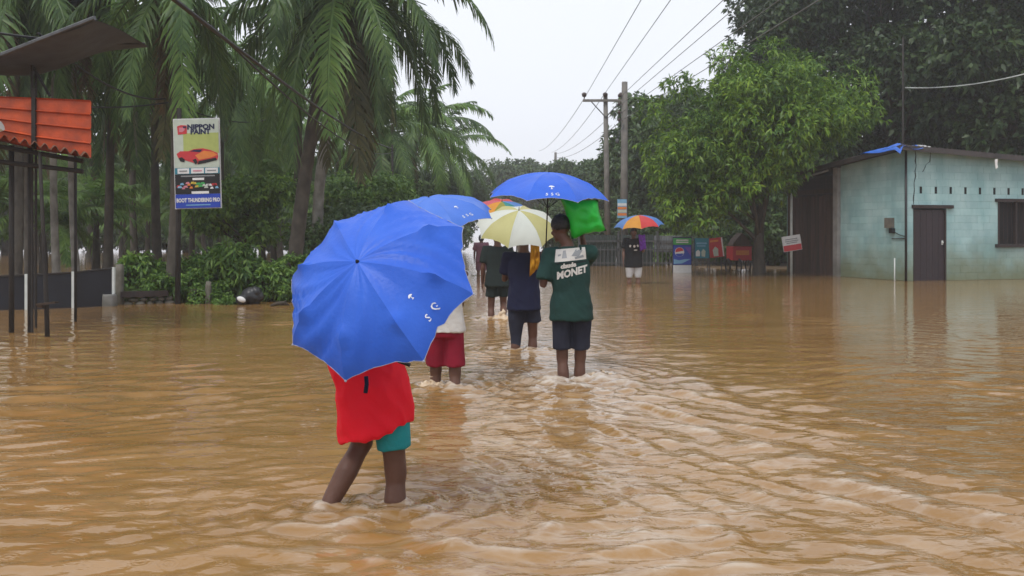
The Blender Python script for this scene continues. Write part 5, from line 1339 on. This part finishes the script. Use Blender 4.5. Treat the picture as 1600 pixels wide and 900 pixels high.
back_patch('printed_panel', 'cloth_white', [(869, 390), (915, 386), (917, 405), (867, 410)], .004)
for quad in ([(880, 392), (884, 391), (886, 403), (878, 404)], [(893, 400), (900, 390), (911, 391), (905, 401)], [(872, 398), (877, 397), (876, 400), (872, 401)], [(898, 402), (912, 398), (913, 402), (899, 405)]):
    back_patch('print_mark', 'ink_grey', quad, .006, 4, 3)
back_patch('print_line', 'cloth_black', [(868, 411.5), (917, 407.5), (917, 409), (868, 413)], .005, 8, 2)
def back_text(s, px, py, size, slope, sx=1.0):
    vs, fs = text_geo(s, size, .004); mb = MB(); v = []
    for a, b, _ in vs:
        xx, zz = shirt_px(px + (a * sx) * 177, py - b * 177 - slope * a * 177); v.append(on_back(xx, zz, .006))
    mb.add(v, fs); mb.build('lettering', 'cloth_white', gm['shirt'])
back_text('MONET', 894, 426, .088, .22, .88); back_text('claude', 888, 415, .052, .16, 1.0)
umbrella('wide open blue umbrella with white emblem held high by the man in green', P(856, 309, 8.82), (.035, -.10, 1), .575, .235, R(95.5), ['umbrella_blue'], .80, 8, 'piping', .008,
         [(k, emblem_print(.70, .045, [('S', -.048), ('S', .0), ('G', .048)], .90, .055)) for k in (3, 7)], th=1.05)
# green bag on his shoulder
def pillow(name, label, cat, corners, Y, thick, m, parent=None, bulge=1.0, seed=1, amp=.012):
    mb = MB(); n = 14; q = [P(px, py, Y) for px, py in corners]; v, f = [], []
    for sgn in (-1, 1):
        for i in range(n + 1):
            for j in range(n + 1):
                a, b = i / n, j / n; p = q[0].lerp(q[1], a).lerp(q[3].lerp(q[2], a), b); c = (q[0] + q[1] + q[2] + q[3]) / 4
                h = ((1 - (2 * a - 1) ** 4) * (1 - (2 * b - 1) ** 4)) ** .6
                pin = .10 * ((4 * a * (1 - a)) * (abs(2 * b - 1) ** 3) + (4 * b * (1 - b)) * (abs(2 * a - 1) ** 3))
                p = p.lerp(c, pin * bulge); p = p + V3(0, sgn * thick * h, 0) + V3(0, 1, 0) * sgn * h * amp * 2.2 * mnoise.noise(V3(a * 5, b * 5, seed)); p.z += amp * mnoise.noise(V3(a * 4 + 9, b * 4, seed)); v.append(p)
    k = (n + 1) ** 2
    for i in range(n):
        for j in range(n):
            w = i * (n + 1) + j; f.append((w, w + n + 1, w + n + 2, w + 1)); f.append((k + w, k + w + 1, k + w + n + 2, k + w + n + 1))
    for i in range(n):
        for a_, b_ in ((i * (n + 1), (i + 1) * (n + 1)), (i * (n + 1) + n, (i + 1) * (n + 1) + n), (i, i + 1), (n * (n + 1) + i, n * (n + 1) + i + 1)): f.append((a_, b_, k + b_, k + a_))
    mb.add(v, f); o = mb.build(name, m, parent, True)
    if label: tag(o, label, cat)
    return o
pillow('plastic_bag', 'bulging bright green plastic bag on the shoulder of the man in green', 'bag', [(874, 307), (934, 312), (948, 361), (893, 374)], 8.62, .115, 'bag_green', seed=4, amp=.02)

# 4 the person in navy under the white and yellow umbrella
x, y = .135, 10.8
J = pose(.98, kneeL=(-.09, .02, .47), ankleL=(-.105, -.03, .09), kneeR=(.10, .08, .48), ankleR=(.095, .06, .09), elL=(-.22, .10, 1.10), wrL=(-.12, .26, 1.20), curlL=1.3, hdL=(0, .1, 1), hnL=(1, 0, 0), elR=(.19, .10, 1.12), wrR=(.13, .24, 1.28))
nv = person('person in navy clothes under the white and yellow umbrella', x, y, 0, J, dict(m='cloth_navy', hem=(0, 0, .76), hw=(.19, .145), ease=1.06), dict(m='cloth_denim', len=(1.55, .60), flare=.112), k=.92, voxel=.013)
mark(x, y, 0, J, 1.0)
umbrella('white umbrella with yellow panels held over the person in navy', P(809, 360, 10.9), (.05, -.42, .9), .49, .25, R(22.5 + 4), ['umbrella_yellow', 'umbrella_white'], .72, 8, None, .008)
pillow('cloth_bundle', 'ochre yellow cloth hanging from the shoulder of the person in navy', 'cloth', [(829, 382), (843, 381), (844, 418), (827, 433)], 10.62, .045, 'cloth_ochre', seed=8, amp=.03, bulge=.4)

# 5 the person in dark green farther ahead
x, y = -.225, 14.9
J = pose(.99, kneeL=(-.10, .06, .49), ankleL=(-.095, -.02, .09), kneeR=(.09, .10, .52), ankleR=(.10, -.20, .28), elR=(.22, .10, 1.10), wrR=(.12, .26, 1.22), curlR=1.3, hdR=(0, .1, 1), hnR=(-1, 0, 0))
person('person in a dark shirt striding ahead under the rainbow umbrella', x, y, 0, J, dict(m='cloth_bottle', hem=(0, 0, .80), hw=(.195, .15), ease=1.06), dict(m='cloth_bottle', len=.6, flare=.108), k=.92, voxel=.016)
mark(x, y, 0, J, 1.4)
umbrella('small rainbow umbrella half hidden behind the white and yellow one', P(783, 337, 14.9), (.06, -.40, .9), .47, .24, R(22.5 - 8), ['umbrella_orange', 'umbrella_olive', 'umbrella_teal', 'umbrella_sky', 'umbrella_red', 'umbrella_pink', 'umbrella_red', 'umbrella_pink'], .72, 8, None, .008)

# 6 far person in mauve
x, y = PX(752, 30), 30
J = pose(.93); J['hdL'] = (0, 0, -1); J['hdR'] = (0, 0, -1)
person('distant person in mauve clothes wading at the rim of the largest umbrella', x, y, 0, J, dict(m='cloth_mauve', hem=(0, 0, .72), hw=(.19, .145)), dict(m='cloth_mauve', len=.95), k=.95, voxel=.02, hair_long=.12)
mark(x, y, 0, J, .8)

# 7 man in black facing us
x, y = PX(990, 24.6), 24.6
J = pose(1.04, elL=(-.24, .06, 1.16), wrL=(-.20, .20, 1.36), curlL=1.3, hdL=(.05, .1, 1), hnL=(1, 0, 0), hdR=(0, .1, -1), elR=(.25, -.02, 1.16), wrR=(.27, .05, .92), kneeL=(-.11, .02, .5), kneeR=(.11, .02, .5), ankleL=(-.12, 0, .09), ankleR=(.12, 0, .09))
bm = person('man in a black shirt and pale shorts facing the viewer beside the railing', x, y, R(180), J, dict(m='cloth_black', hem=(0, 0, .76), hw=(.225, .165), ease=1.12), dict(m='cloth_grey', len=1.03, flare=.125, name='shorts'), skin='skin_mid', k=1.15, voxel=.016)
mark(x, y, R(180), J, .8)
for q, (a, b) in enumerate(((-.10, 1.30), (.0, 1.295), (.085, 1.305), (.03, 1.20))):
    me = bm['shirt'].data; bv = BVHTree.FromPolygons([v.co.copy() for v in me.vertices], [tuple(p.vertices) for p in me.polygons]); c = bv.ray_cast(V3(-a, .8, b), V3(0, -1, 0))[0]
    if c: MB().ell(c, (.030 if q < 3 else .05, .006, .035 if q < 3 else .015), 10, 6).build('print_mark', 'cloth_white', bm['shirt'], True)
umbrella('rainbow umbrella with orange red and blue panels over the man in black', P(998.5, 354, 24.5), (-.07, -.10, 1), .64, .29, R(22.5 + 10), ['umbrella_sky', 'umbrella_orange', 'umbrella_red', 'umbrella_sky', 'umbrella_orange', 'umbrella_olive', 'umbrella_red', 'umbrella_sky'], .95, 8, None, .008)
pillow('folded_cloth', 'purple cloth hanging over the shoulder of the man in black', 'cloth', [(997, 366), (1008, 367), (1010, 389), (1000, 393)], 24.4, .05, 'cloth_purple', seed=3, amp=.03, bulge=.4)

# splashes kicked up by the walkers
mat('splash_water', (.60, .47, .33), (.52, .38, .24), 20, .25, spec=.5)
def splash(label, px, Y, w, h, seed):
    rg = random.Random(seed); mb = MB(); c = V3(PX(px, Y), Y, 0)
    for i in range(34):
        a = rg.uniform(0, 6.28); d = rg.random() ** .7 * w; z = h * (1 - d / w) ** 1.2 * rg.uniform(.2, 1); s = rg.uniform(.008, .026) * (w / .16)
        mb.ell(c + V3(math.cos(a) * d, math.sin(a) * d * .7, z * .8), (s * rg.uniform(.8, 1.6), s, s * rg.uniform(.6, 1.5)), 8, 6, Matrix.Rotation(rg.uniform(-1, 1), 3, 'Y'))
    for i in range(16):
        a = rg.uniform(0, 6.28); d = rg.uniform(.0, 1.0) * w * 1.1; s = rg.uniform(.004, .009); mb.ell(c + V3(math.cos(a) * d, math.sin(a) * d * .7, h * rg.uniform(.4, 1.5)), s, 6, 4)
    mb.ell(c + V3(0, 0, .0), (w * .9, w * .6, h * .22), 16, 8)
    me = remesh(mb, .009 if Y < 10 else .013, 1, lambda p: .006 * mnoise.noise(p * 30)); o = obj('splash', me, 'splash_water', None, True); tag(o, label, 'splash', kind='stuff')
splash('splash at the right leg of the man in green', 932, 8.75, .15, .07, 1)
splash('splash beside the legs of the person in maroon shorts', 674, 8.2, .13, .09, 2)
splash('splash behind the striding person in dark clothes', 785, 14.6, .18, .22, 3)
build_water()
